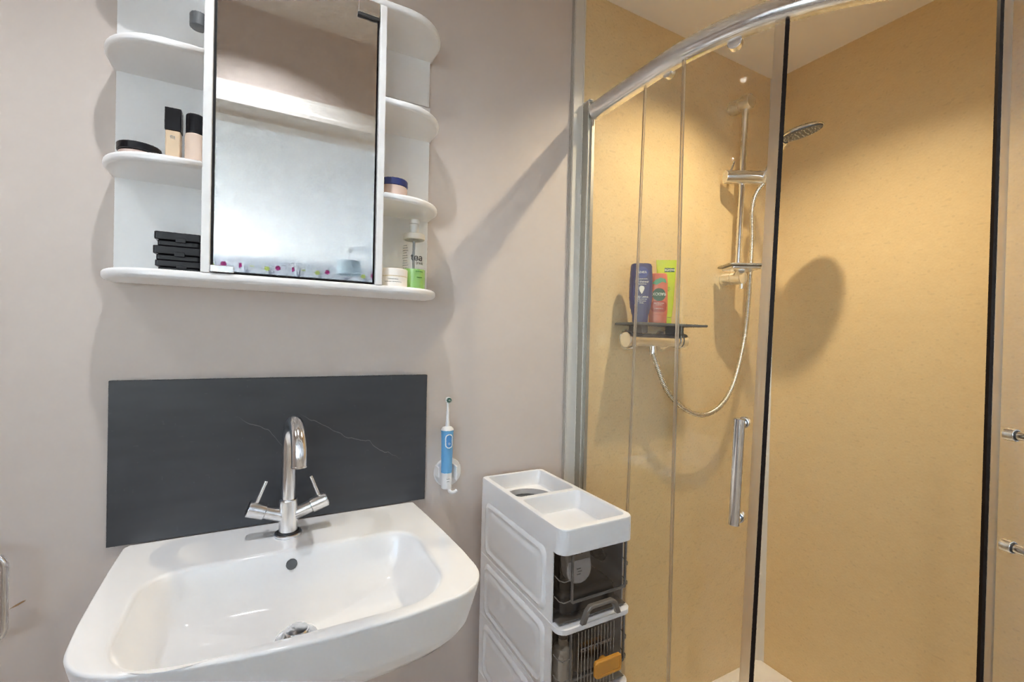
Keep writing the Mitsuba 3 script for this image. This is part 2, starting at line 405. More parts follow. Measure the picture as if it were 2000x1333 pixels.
for z in (1.5375, 1.7305):
    part(cab, 'shelf', slab(outline(CX0, S1[0] + 0.001), z, z + 0.0155, 0.006, 5), 'cabinet_white', smooth=40)
    part(cab, 'shelf', slab(outline(S2[1] - 0.001, CX1), z + 0.001, z + 0.0165, 0.006, 5), 'cabinet_white', smooth=40)
door = part(cab, 'mirror_door', bx(0.1695, 0.4385, -0.1425, -0.1385, 1.3675, 1.9215), 'mirror', 'mirror glass door', smooth=False)
part(door, 'backing', bx(0.1685, 0.4395, -0.1384, -0.1345, 1.3665, 1.9225), 'black_matt', 'black backing seen as a dark edge')
part(door, 'clip', rbox(0.1655, 0.2005, -0.149, -0.1365, 1.3645, 1.3765, 0.0012), 'chrome', 'small chrome pivot clip at the lower corner')
part(door, 'clip', rbox(0.4005, 0.4415, -0.149, -0.1365, 1.8955, 1.9245, 0.0012), 'chrome', 'chrome pivot clip at the upper corner')
part(door, 'clip_edge', bx(0.400, 0.4415, -0.1475, -0.143, 1.8905, 1.8955), 'black_matt', 'black lower lip of the clip')

# ------------------------------------------------------------------ things on the cabinet
zb, z1, z2 = 1.3636, 1.5531, 1.7461
# small clear bottle with a black cap on the upper left shelf
t = thing('clear_bottle', 'small clear bottle with black screw cap on the upper left cabinet shelf', 'bottle')
part(t, 'body', moved(lathe([(0.0135, 0), (0.0145, 0.002), (0.0145, 0.052), (0.011, 0.058), (0.009, 0.061)], 32), (0.136, -0.085, z2)), 'clear')
part(t, 'cap', moved(lathe([(0.0125, 0.0615), (0.0138, 0.063), (0.0138, 0.083), (0.0128, 0.0852)], 32), (0.136, -0.085, z2)), 'dark_grey', 'black screw cap')
# powder jar
t = thing('powder_jar', 'low pink powder jar with black lid at the left end of the middle left shelf', 'jar')
part(t, 'body', moved(lathe([(0.026, 0), (0.0285, 0.002), (0.0285, 0.0135), (0.027, 0.0145)], 40), (0.052, -0.071, z1)), 'powder')
part(t, 'lid', moved(lathe([(0.0295, 0.0147), (0.031, 0.016), (0.031, 0.0262), (0.0295, 0.0278), (0.027, 0.0284)], 40), (0.052, -0.071, z1)), 'black_gloss', 'black glossy lid')
# foundation bottles
t = thing('foundation_bottle', 'beige foundation bottle with tall square black cap on the middle left shelf', 'bottle')
part(t, 'body', slab(rrect(0.0905, 0.1125, -0.090, -0.068, 0.003, 4), z1, z1 + 0.0615, 0.002, 3), 'foundation')
part(t, 'cap', slab(rrect(0.0895, 0.1135, -0.091, -0.067, 0.002, 4), z1 + 0.0617, z1 + 0.1005, 0.001, 3), 'black_gloss', 'square black cap')
part(t, 'lettering', text_on('fit', 0.006, (0.1015, -0.0901, z1 + 0.049), depth=0.0004), 'ink_grey', 'grey lettering')
t = thing('foundation_bottle', 'pinkish foundation bottle with round black cap beside the mirror door', 'bottle')
part(t, 'body', moved(lathe([(0.0135, 0), (0.0148, 0.0015), (0.0148, 0.056), (0.0135, 0.0595), (0.012, 0.0605)], 36), (0.1335, -0.088, z1)), 'foundation_pink')
part(t, 'cap', moved(lathe([(0.0128, 0.0607), (0.0136, 0.062), (0.0136, 0.0925), (0.0125, 0.0945)], 36), (0.1335, -0.088, z1)), 'black_gloss', 'round black cap')
# black compacts
for i, (x0, x1, h, lab) in enumerate(((0.083, 0.1485, 0.0185, 'black powder compact at the bottom of the stack on the lowest left shelf'),
                                     (0.0800, 0.1485, 0.0245, 'black powder compact in the middle of the stack on the lowest left shelf'),
                                     (0.0815, 0.1485, 0.0240, 'black powder compact on top of the stack on the lowest left shelf'))):
    z = zb + (0, 0.0187, 0.0434)[i]
    t = thing('powder_compact', lab, 'compact', 'black compacts in the cabinet')
    part(t, 'base', slab(rrect(x0 + 0.004, x1 - 0.003, -0.110, -0.055, 0.004, 5), z, z + h * 0.42, 0.0022, 4), 'black_gloss')
    lid = part(t, 'lid', slab(rrect(x0, x1, -0.113, -0.052, 0.004, 5), z + h * 0.44, z + h, 0.0015, 4), 'black_gloss')
    part(t, 'catch', rbox(x0 + 0.030, x0 + 0.045, -0.1145, -0.1125, z + h * 0.30, z + h * 0.62, 0.0006), 'black_gloss', 'small catch')
# jar with navy lid
t = thing('pink_pot', 'small pinkish pot with navy lid on the middle right shelf', 'pot')
part(t, 'body', moved(lathe([(0.0285, 0), (0.030, 0.002), (0.030, 0.029), (0.029, 0.0305)], 44), (0.4915, -0.078, z1 + 0.001)), 'powder')
part(t, 'lid', moved(lathe([(0.0295, 0.0307), (0.0307, 0.0315), (0.0307, 0.0440), (0.0295, 0.0455)], 44), (0.4915, -0.078, z1 + 0.001)), 'navy_lid', 'navy blue lid')
# cream jar
t = thing('cream_jar', 'white round cream jar on the bottom right of the cabinet', 'jar')
jc = (0.4905, -0.094, zb)
part(t, 'body', moved(lathe([(0.0295, 0), (0.031, 0.0015), (0.031, 0.0225)], 44), jc), 'cream_white')
part(t, 'band', moved(lathe([(0.0312, 0.0226), (0.0312, 0.0241)], 44), jc), 'cream_line', 'gold line round the jar')
part(t, 'lid', moved(lathe([(0.031, 0.0242), (0.0315, 0.025), (0.0315, 0.0385), (0.030, 0.040)], 44), jc), 'cream_white')
def wrap_text(text, h, c, r, ang, z, depth=0.0004, bold=False, ry=None, turn=False, over=0.0002):
    """Lettering bent round an upright (elliptic) cylinder at azimuth ang (0 faces -y)."""
    m = meshkit.text_mesh(text, h, depth, bold)
    b = m.bounds.mean(0)
    m.apply_translation((-b[0], -b[1], 0))
    if turn:
        m.apply_transform(trimesh.transformations.rotation_matrix(math.pi, [0, 0, 1]))
    m = m.subdivide_to_size(h * 0.6) if len(m.faces) < 3000 else m
    v = np.array(m.vertices)
    a = ang + v[:, 0] / r
    rr = r + v[:, 2] + over
    m.vertices = np.column_stack([c[0] + rr * np.sin(a), c[1] - rr * np.cos(a), z + v[:, 1]])
    return m
def wrap_bar(w, h, c, r, ang, z, seed=0, depth=0.0004):
    """A line of print too small to read: a row of short raised dashes bent round an upright cylinder."""
    rng = np.random.default_rng(seed)
    out, x = [], -w / 2
    while x < w / 2:
        k = rng.uniform(1.0, 2.6) * h
        b = bx(x, min(x + k, w / 2), 0, depth, -h / 2, h / 2)
        v = np.array(b.vertices)
        a = ang + v[:, 0] / r
        b.vertices = np.column_stack([c[0] + (r + 0.0002 + v[:, 1]) * np.sin(a), c[1] - (r + 0.0002 + v[:, 1]) * np.cos(a), z + v[:, 2]])
        out.append(b)
        x += k + 0.45 * h
    return cat(out)
for i, (w_, z_) in enumerate(((0.022, 0.0165), (0.036, 0.011))):
    part(t, 'lettering', wrap_bar(w_, 0.0013, jc, 0.031, -0.2, jc[2] + z_, i + 1), 'ink_grey', 'short line of grey print', smooth=False)
# green pump bottle
t = thing('foam_bottle', 'clear bottle of green face wash with frosted pump cap behind the white cream jar', 'bottle')
fc = (0.5435, -0.066, zb)
part(t, 'body', moved(lathe([(0.0255, 0), (0.027, 0.002), (0.027, 0.1035), (0.0255, 0.109), (0.0215, 0.1125), (0.0205, 0.1145)], 44), fc), 'clear')
part(t, 'liquid', moved(lathe([(0.0250, 0.0012), (0.0262, 0.003), (0.0262, 0.047)], 44), fc), 'liquid_green', 'green liquid')
part(t, 'dip_tube', moved(lathe([(0.003, 0.048), (0.003, 0.112)], 12), fc), 'ink_grey', 'grey dip tube')
part(t, 'collar', moved(lathe([(0.0225, 0.1147), (0.024, 0.116), (0.024, 0.127), (0.0225, 0.1285)], 44), fc), 'seal_clear', 'ribbed pump collar')
part(t, 'cap', moved(lathe([(0.0222, 0.1287), (0.0222, 0.165), (0.0205, 0.1685)], 44), fc), 'clear', 'clear cap')
part(t, 'pump', moved(lathe([(0.010, 0.1287), (0.010, 0.150), (0.012, 0.152), (0.012, 0.160), (0.010, 0.162)], 32), fc), 'cream_white', 'white pump head')
part(t, 'lettering', wrap_text('tea', 0.0135, fc, 0.027, -0.02, zb + 0.0715, bold=True), 'ink', 'black lettering')
part(t, 'lettering', wrap_text('tree', 0.007, fc, 0.027, 0.22, zb + 0.060), 'ink', 'black lettering')
for i, (q0, q) in enumerate(((0.018, 0.0415), (0.013, 0.0285))):
    part(t, 'lettering', wrap_bar(q0, 0.0016, fc, 0.027, 0.25, zb + q, i), 'ink_green', 'dark green print', smooth=False)
for i in range(10):
    part(t, 'lettering', wrap_bar(0.011 + 0.006 * ((i * 7) % 3) / 2, 0.0016, fc, 0.027, -1.05, zb + 0.098 - 0.0055 * i, i), 'ink_grey', 'line of small grey print on the side', smooth=False)

# ================================================================== splashback
t = thing('slate_splashback', 'dark slate splashback panel on the wall behind the washbasin', 'splashback')
part(t, 'panel', rbox(0.0, 0.6, -0.0085, -0.0002, 0.860, 1.1665, 0.0012), 'slate', smooth=30)

# ================================================================== washbasin
BC0 = np.array([0.305, -0.28])
def rays(poly, n=240):
    """Outline resampled by angle about BC0, so that rings of any shape join."""
    ang = np.linspace(0, 2 * np.pi, n, endpoint=False) + 0.004
    ext = Polygon(poly).exterior
    out = []
    for a in ang:
        d = np.array([math.cos(a), math.sin(a)])
        h = ext.intersection(LineString([BC0, BC0 + d * 1.5]))
        q = h if h.geom_type == 'Point' else list(h.geoms)[-1]
        out.append((q.x, q.y))
    return np.array(out)
# outer rim outline: straight back, flared sides, bowed front
half = []
for dx, y in ((0.2815, -0.0088), (0.285, -0.10), (0.2865, -0.20), (0.2865, -0.28), (0.284, -0.33)):
    half.append((dx, y))
for a in np.linspace(5, 80, 10):
    a = math.radians(a)
    half.append((0.195 + 0.0885 * math.cos(a) - 0.004 * math.sin(a), -0.337 - 0.084 * math.sin(a)))
for dx, y in ((0.15, -0.4315), (0.10, -0.4375), (0.05, -0.441), (0.0, -0.442)):
    half.append((dx, y))
rim = np.array([(x, y) for x, y in half] + [(-x, y) for x, y in half[-2::-1]])
rim = np.column_stack([0.298 + rim[:, 0] * 0.968 - 0.045 * rim[:, 1], rim[:, 1] * (1 + 0.12 * rim[:, 0])])
rim = np.array(Polygon(rim).buffer(0).exterior.coords)[:-1]
bowl = np.array(Polygon(np.vstack([rrect2(0.0875, 0.5225, -0.415, -0.153, (0.055, 0.055, 0.085, 0.085), 12)])).exterior.coords)[:-1]
def bowl_in(d, r=0.0):
    q = Polygon(bowl).buffer(-d)
    return rays(np.array(q.buffer(-r).buffer(r).exterior.coords)[:-1])
R0 = rays(rim)
def sc(s, sy=None):
    c = np.array([0.305, -0.0088])
    return c + (R0 - c) * np.array([s, s if sy is None else sy])
dr_c = np.array([0.305, -0.266])
def circ(r):
    ang = np.linspace(0, 2 * np.pi, 240, endpoint=False) + 0.004
    return dr_c + r * np.stack([np.cos(ang), np.sin(ang)], 1)
def blend(a, b, t):
    return a * (1 - t) + b * t
rings = [ring2(sc(s, sy), z) for s, sy, z in ((0.30, 0.40, 0.655), (0.45, 0.50, 0.662), (0.60, 0.62, 0.680), (0.74, 0.75, 0.706), (0.855, 0.865, 0.738), (0.925, 0.93, 0.768), (0.945, 0.949, 0.780), (0.953, 0.957, 0.786), (0.97, 0.972, 0.808), (0.985, 0.986, 0.830), (0.9945, 0.9955, 0.845), (0.9985, 0.999, 0.8515), (0.9995, 0.9995, 0.8545), (0.996, 0.997, 0.8568), (0.989, 0.991, 0.858))]
B = bowl_in(0.0)
rings += [ring2(blend(R0, B, 0.5), 0.858)]
rings += [ring2(rays(np.array(Polygon(bowl).buffer(d).exterior.coords)[:-1]), z) for d, z in ((0.009, 0.858), (0.005, 0.8573), (0.002, 0.8558))]
rings += [ring2(bowl_in(d, min(0.02, d)), z) for d, z in ((0.0005, 0.8525), (0.003, 0.846), (0.007, 0.834), (0.012, 0.815), (0.019, 0.798), (0.029, 0.784), (0.042, 0.774))]
C42 = bowl_in(0.042, 0.02)
rings += [ring2(blend(C42, circ(0.04), t), z) for t, z in ((0.35, 0.768), (0.7, 0.7635), (0.92, 0.7605), (1.0, 0.7590))]
rings += [ring2(circ(0.031), 0.7575)]
t = thing('washbasin', 'white ceramic washbasin with bowed front mounted below the slate splashback', 'washbasin')
part(t, 'bowl', loft(rings), 'ceramic', smooth=50)
part(t, 'overflow', map_axes(moved(lathe([(0.0095, -0.004), (0.0095, 0.0004), (0.0085, 0.0010), (0.0075, 0.0004)], 36), (0, 0, 0)), (1, 0, 0), (0, 0.37, 0.93), (0, -0.93, 0.37), (0.3005, -0.1605, 0.834)), 'dark_grey', 'dark oval overflow hole')
w = part(t, 'waste', moved(lathe([(0.0315, -0.002), (0.0325, 0.0), (0.0315, 0.0018), (0.025, 0.0028), (0.021, 0.0018), (0.020, -0.002)], 48), (dr_c[0], dr_c[1], 0.7605)), 'chrome', 'chrome waste flange')
part(w, 'plug_neck', moved(lathe([(0.0165, 0.0018), (0.0165, 0.009)], 40), (dr_c[0], dr_c[1], 0.7605)), 'black_matt', 'black rubber under the plug')
part(w, 'plug', moved(lathe([(0.0155, 0.009), (0.0180, 0.0095), (0.0185, 0.0125), (0.0172, 0.0142), (0.010, 0.0155), (0.003, 0.0158)], 40), (dr_c[0], dr_c[1], 0.7605)), 'chrome', 'chrome pop-up plug')

# ------------------------------------------------------------------ tap
t = thing('basin_tap', 'chrome basin mixer tap with two levers and a curved spout', 'tap')
bx0, by0 = 0.2965, -0.081
part(t, 'base_ring', moved(lathe([(0.0245, 0.8580), (0.0255, 0.8592), (0.0255, 0.8630), (0.0243, 0.8645), (0.0195, 0.8645)], 48), (bx0, by0, 0)), 'chrome')
part(t, 'base_seal', moved(lathe([(0.0205, 0.8645), (0.0205, 0.8665)], 40), (bx0, by0, 0)), 'black_matt', 'dark gasket line')
axis = {s: np.array([s * math.cos(math.radians(21)), 0, math.sin(math.radians(21))]) for s in (-1, 1)}
jc = np.array([bx0, by0, 0.8945])
def hull_bone(p, q, r0, r1):
    return cyl(p, q, r0, r1, 32)
body = [moved(lathe([(0.0165, 0.8665), (0.0172, 0.868), (0.0172, 0.928), (0.0160, 0.9305), (0.0145, 0.931)], 44), (bx0, by0, 0))]
for s in (-1, 1):
    body.append(cyl(jc, jc + axis[s] * 0.044, 0.0125, 0.0125, 36))
part(t, 'body', trimesh.boolean.union(body, engine='manifold'), 'chrome', smooth=40)
tilt = math.radians(6)
sx, sy = math.sin(tilt), -math.cos(tilt)
rr = 0.056
pts = [(bx0, by0, z) for z in np.linspace(0.9312, 1.033, 12)]
pts += [(bx0 + sx * (rr - rr * math.cos(a)), by0 + sy * (rr - rr * math.cos(a)), 1.036 + rr * math.sin(a)) for a in np.linspace(0.04, math.pi, 40)]
last = pts[-1]
pts += [(last[0], last[1], last[2] - 0.006), (last[0], last[1], last[2] - 0.011)]
part(t, 'spout', sweep(pts, 0.0130, 28), 'chrome', smooth=40)
part(t, 'aerator', moved(lathe([(0.0128, 0), (0.0134, -0.0008), (0.0134, -0.0035), (0.0118, -0.0038), (0.0105, -0.002)], 32), (last[0], last[1], last[2] - 0.0111)), 'chrome', 'aerator ring')
for s in (-1, 1):
    p0 = jc + axis[s] * 0.0445
    h = part(t, 'handle', cyl(p0, p0 + axis[s] * 0.031, 0.0150, 0.0155, 36, 0.0015), 'chrome', smooth=40)
    up_s = np.array([-s * math.sin(math.radians(21)), 0, math.cos(math.radians(21))])
    q = p0 + axis[s] * 0.020 + up_s * 0.0135
    part(h, 'lever', cyl(q, q + up_s * 0.044, 0.0036, 0.0034, 20, 0.0008), 'chrome', smooth=40)
    part(h, 'end_cap', cyl(p0 + axis[s] * 0.0311, p0 + axis[s] * 0.0322, 0.0125, 0.0125, 32), 'black_gloss' if s < 0 else 'chrome')

# ================================================================== toothbrush and its holder
hc = np.array([0.660, 0.0, 0.9185])
t = thing('toothbrush_holder', 'round white wall holder for the electric toothbrush', 'holder')
part(t, 'disc', map_axes(lathe([(0.036, 0.0003), (0.0365, 0.003), (0.034, 0.0065), (0.024, 0.0085), (0.008, 0.0092)], 48), (1, 0, 0), (0, 0, 1), (0, -1, 0), hc), 'plastic_white')
hook = [(0.660, -0.008, 0.893), (0.658, -0.025, 0.8845), (0.652, -0.044, 0.8825), (0.657, -0.056, 0.8835), (0.664, -0.057, 0.888)]
part(t, 'hook', sweep(spline(hook, 30), 0.0042, 12), 'plastic_white', smooth=40)
part(t, 'clip', rbox(0.6685, 0.673, -0.040, -0.006, 0.905, 0.941, 0.0018), 'plastic_white')
part(t, 'clip', rbox(0.6245, 0.629, -0.034, -0.006, 0.915, 0.941, 0.0018), 'plastic_white')
t = thing('electric_toothbrush', 'blue and white electric toothbrush standing in its wall holder', 'toothbrush')
bc = (0.6470, -0.030, 0)
B0 = 0.8868
part(t, 'base', moved(lathe([(0.0100, B0), (0.0120, B0 + 0.002), (0.0128, B0 + 0.03), (0.0130, B0 + 0.040)], 40), bc), 'plastic_white', 'white lower grip')
gr = part(t, 'grip', moved(lathe([(0.0131, B0 + 0.0402), (0.0136, B0 + 0.07), (0.0141, B0 + 0.11), (0.0150, B0 + 0.134), (0.0155, B0 + 0.144)], 40), bc), 'brush_blue', 'blue grip')
part(t, 'collar', moved(lathe([(0.0153, B0 + 0.1442), (0.0150, B0 + 0.147), (0.0120, B0 + 0.151), (0.0055, B0 + 0.1535)], 40), bc), 'plastic_white')
ofr, ifr = rrect(-0.0095, 0.0095, -0.0175, 0.0175, 0.0094, 12), rrect(-0.0072, 0.0072, -0.0150, 0.0150, 0.0071, 12)
def bend(m, r):
    v = np.array(m.vertices)
    a = v[:, 0] / r
    m.vertices = np.column_stack([bc[0] + (r + v[:, 2]) * np.sin(a), bc[1] - (r + v[:, 2]) * np.cos(a), B0 + 0.119 + v[:, 1]])
    return m
part(t, 'switch_ring', bend(frame_mesh(ofr, ifr, -0.001, 0.0012), 0.0143), 'plastic_white', 'white oval ring', smooth=False)
pad = trimesh.creation.extrude_polygon(Polygon(ifr), 0.0015, engine='earcut'); pad.apply_translation((0, 0, -0.0008)); pad = pad.subdivide_to_size(0.004)
sw = part(t, 'switch', bend(pad, 0.0143), 'brush_blue_dark', 'blue power button', smooth=False)
part(sw, 'power_ring', bend(moved(frame_mesh(2.6e-3 * np.column_stack([np.cos(np.arange(24) * np.pi / 12), np.sin(np.arange(24) * np.pi / 12)]), 1.7e-3 * np.column_stack([np.cos(np.arange(24) * np.pi / 12), np.sin(np.arange(24) * np.pi / 12)]), 0.0007, 0.0011), (0, -0.006, 0)), 0.0143), 'plastic_white', 'white power symbol', smooth=False)
hd_ = part(t, 'brush_head', moved(lathe([(0.0052, B0 + 0.154), (0.0050, B0 + 0.165), (0.0040, B0 + 0.167), (0.0036, B0 + 0.19), (0.0030, B0 + 0.207), (0.0036, B0 + 0.212)], 24), bc), 'plastic_white', 'white neck of the brush head')
fc_ = (bc[0], bc[1] - 0.003, B0 + 0.2185)
part(hd_, 'head_cup', map_axes(lathe([(0.0062, -0.004), (0.0072, -0.003), (0.0072, 0.0015), (0.0066, 0.0022)], 32), (1, 0, 0), (0, 0, 1), (0, -1, 0), fc_), 'plastic_white')
part(hd_, 'bristles', cat([map_axes(lathe([(0.0009, 0.0022), (0.0009, 0.0085)], 6), (1, 0, 0), (0, 0, 1), (0, -1, 0), (fc_[0] + r * math.cos(a), fc_[1], fc_[2] + r * math.sin(a))) for r, n in ((0.0047, 12), (0.0028, 5)) for a in np.arange(n) * 2 * np.pi / n]), 'bristle_green', 'dark green bristles')
part(hd_, 'white_bristles', cat([map_axes(lathe([(0.0008, 0.0022), (0.0008, 0.0092)], 6), (1, 0, 0), (0, 0, 1), (0, -1, 0), (fc_[0] + dx, fc_[1], fc_[2] + dz)) for dx, dz in ((0, 0), (0.0015, 0.0015), (-0.0015, 0.0015), (0.0015, -0.0015), (-0.0015, -0.0015))]), 'plastic_white')
for i_, (w_, z_) in enumerate(((0.0085, 0.026), (0.0075, 0.0205))):
    part(t, 'lettering', wrap_bar(w_, 0.0010, bc, 0.0128, -0.05, B0 + z_, i_), 'ink_grey', 'line of grey lettering', smooth=False)

# ================================================================== towel loop at the left edge
t = thing('towel_ring', 'chrome rectangular loop on the wall left of the washbasin', 'towel ring')
loop = rrect(-0.30, -0.1195, 0.744, 0.889, 0.022, 10)
lp = np.array([(x, -0.040, z) for x, z in np.vstack([loop, loop[:1]])])
dens = np.vstack([np.linspace(lp[i], lp[i + 1], 4, endpoint=False) for i in range(len(lp) - 1)] + [lp[:1]])
part(t, 'loop', sweep(dens, 0.0052, 16), 'chrome', smooth=40)
part(t, 'mount', cat([cyl((-0.23, -0.0005, 0.889), (-0.23, -0.040, 0.889), 0.009, n=24), cyl((-0.23, -0.0005, 0.889), (-0.23, -0.006, 0.889), 0.024, n=32)]), 'chrome')

# ================================================================== storage unit with smoked drawers
UX0, UX1, UY0, UY1, UT = 0.745, 0.927, -0.024, -0.388, 0.902
t = unit = thing('storage_unit', 'narrow white plastic drawer tower with smoked drawer fronts beside the shower', 'storage unit')
def ulay(z0, z1, ins=0.0, r=0.02):
    return [ring2(rrect2(UX0 + ins, UX1 - ins, UY1 + ins, UY0 - ins, (0.012, 0.012, r, r), 8), z) for z in (z0, z1)]
# open tray on top: a shell with two wells
def uring(ins, z, r=0.02):
    return ring2(rrect2(UX0 + ins, UX1 - ins, UY1 + ins, UY0 - ins, (0.010, 0.010, r, r), 8), z)
tray = loft([uring(0.0, UT - 0.050), uring(0.0, UT - 0.004), uring(0.0012, UT - 0.0012), uring(0.004, UT)])
def well(x0, x1, y0, y1, d, r=0.012):
    k = [ring2(rrect(x0 - 0.001, x1 + 0.001, y0 - 0.001, y1 + 0.001, r + 0.001), UT + 0.01), ring2(rrect(x0 - 0.001, x1 + 0.001, y0 - 0.001, y1 + 0.001, r + 0.001), UT + 0.0001), ring2(rrect(x0, x1, y0, y1, r), UT - 0.002), ring2(rrect(x0 + 0.003, x1 - 0.003, y0 + 0.003, y1 - 0.003, r), UT - d + 0.006), ring2(rrect(x0 + 0.007, x1 - 0.007, y0 + 0.007, y1 - 0.007, r), UT - d)]
    m = loft(k)
    m.fix_normals()
    return m
tray.fix_normals()
hole = trimesh.creation.cylinder(radius=0.062, height=0.2, sections=56)
hole.apply_translation(((UX0 + UX1) / 2, -0.118, UT))
hole = trimesh.boolean.intersection([hole, bx(UX0 + 0.018, UX1 - 0.018, -0.187, -0.05, UT - 0.1, UT + 0.05)], engine='manifold')
tray = trimesh.boolean.difference([tray, well(UX0 + 0.013, UX1 - 0.013, -0.196, UY0 - 0.012, 0.036), well(UX0 + 0.013, UX1 - 0.013, UY1 + 0.014, -0.212, 0.040), hole], engine='manifold')
part(t, 'top_tray', tray, 'plastic_white', smooth=32)
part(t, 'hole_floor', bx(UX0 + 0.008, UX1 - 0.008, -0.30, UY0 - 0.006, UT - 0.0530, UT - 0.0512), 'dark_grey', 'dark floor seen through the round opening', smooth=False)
TIER = 0.1525
tops = [UT - 0.050 - i * TIER for i in range(5)]
def side_profile(i):
    return tops[i], tops[i] - TIER
for i in range(5):
    z1_, z0_ = side_profile(i)
    b = 0.0125
    # side walls and back of one tier (open at the front)
    shell = cat([bx(UX0 + 0.0015, UX0 + 0.004, UY1 + 0.030, UY0 - 0.003, z0_, z1_ - 0.0005), bx(UX1 - 0.004, UX1 - 0.0015, UY1 + 0.030, UY0 - 0.003, z0_, z1_ - 0.0005), bx(UX0 + 0.002, UX1 - 0.002, UY0 - 0.006, UY0 - 0.002, z0_, z1_ - 0.0005)])
    part(t, 'shell', shell, 'plastic_white', smooth=False)
    # embossed panel of the visible side: raised frame, sunk groove, raised field
    def face(y0, y1, a, c, off, r=0.016):
        off = off * 1.6
        o = rrect(y0, y1, a, c, r, 8)
        return np.column_stack([np.full(len(o), UX0 + 0.0015 - off), o[:, 0], o[:, 1]])
    pz0, pz1 = z0_ + 0.024, z1_ - 0.008
    ya, yb = -0.331, -0.060
    rg = [face(ya - 0.004, yb + 0.004, pz0 - 0.004, pz1 + 0.004, 0.0), face(ya, yb, pz0, pz1, 0.0028), face(ya + 0.004, yb - 0.004, pz0 + 0.004, pz1 - 0.004, 0.0035), face(ya + 0.009, yb - 0.009, pz0 + 0.009, pz1 - 0.009, 0.0008), face(ya + 0.014, yb - 0.014, pz0 + 0.014, pz1 - 0.014, 0.0008), face(ya + 0.020, yb - 0.020, pz0 + 0.020, pz1 - 0.020, 0.0032), face(ya + 0.028, yb - 0.028, pz0 + 0.028, pz1 - 0.028, 0.0034)]
    part(t, 'side_panel', loft(rg, False, True), 'plastic_white', 'embossed rectangular side panel', smooth=35)
    part(t, 'tier_shelf', loft([uring(0.003, z0_ - 0.0005), uring(0.0005, z0_ + 0.001), uring(0.0005, z0_ + b - 0.002), uring(0.003, z0_ + b - 0.0005)]), 'plastic_white', smooth=32)
part(t, 'base', loft([uring(0.006, 0.012), uring(0.002, 0.02), uring(0.0, tops[4] - TIER - 0.001)]), 'plastic_white', smooth=32)
for sx_ in (UX0 + 0.03, UX1 - 0.03):
    for sy_ in (UY1 + 0.04, UY0 - 0.04):
        part(t, 'foot', moved(lathe([(0.012, 0.0), (0.013, 0.002), (0.013, 0.012)], 20), (sx_, sy_, 0)), 'dark_grey')
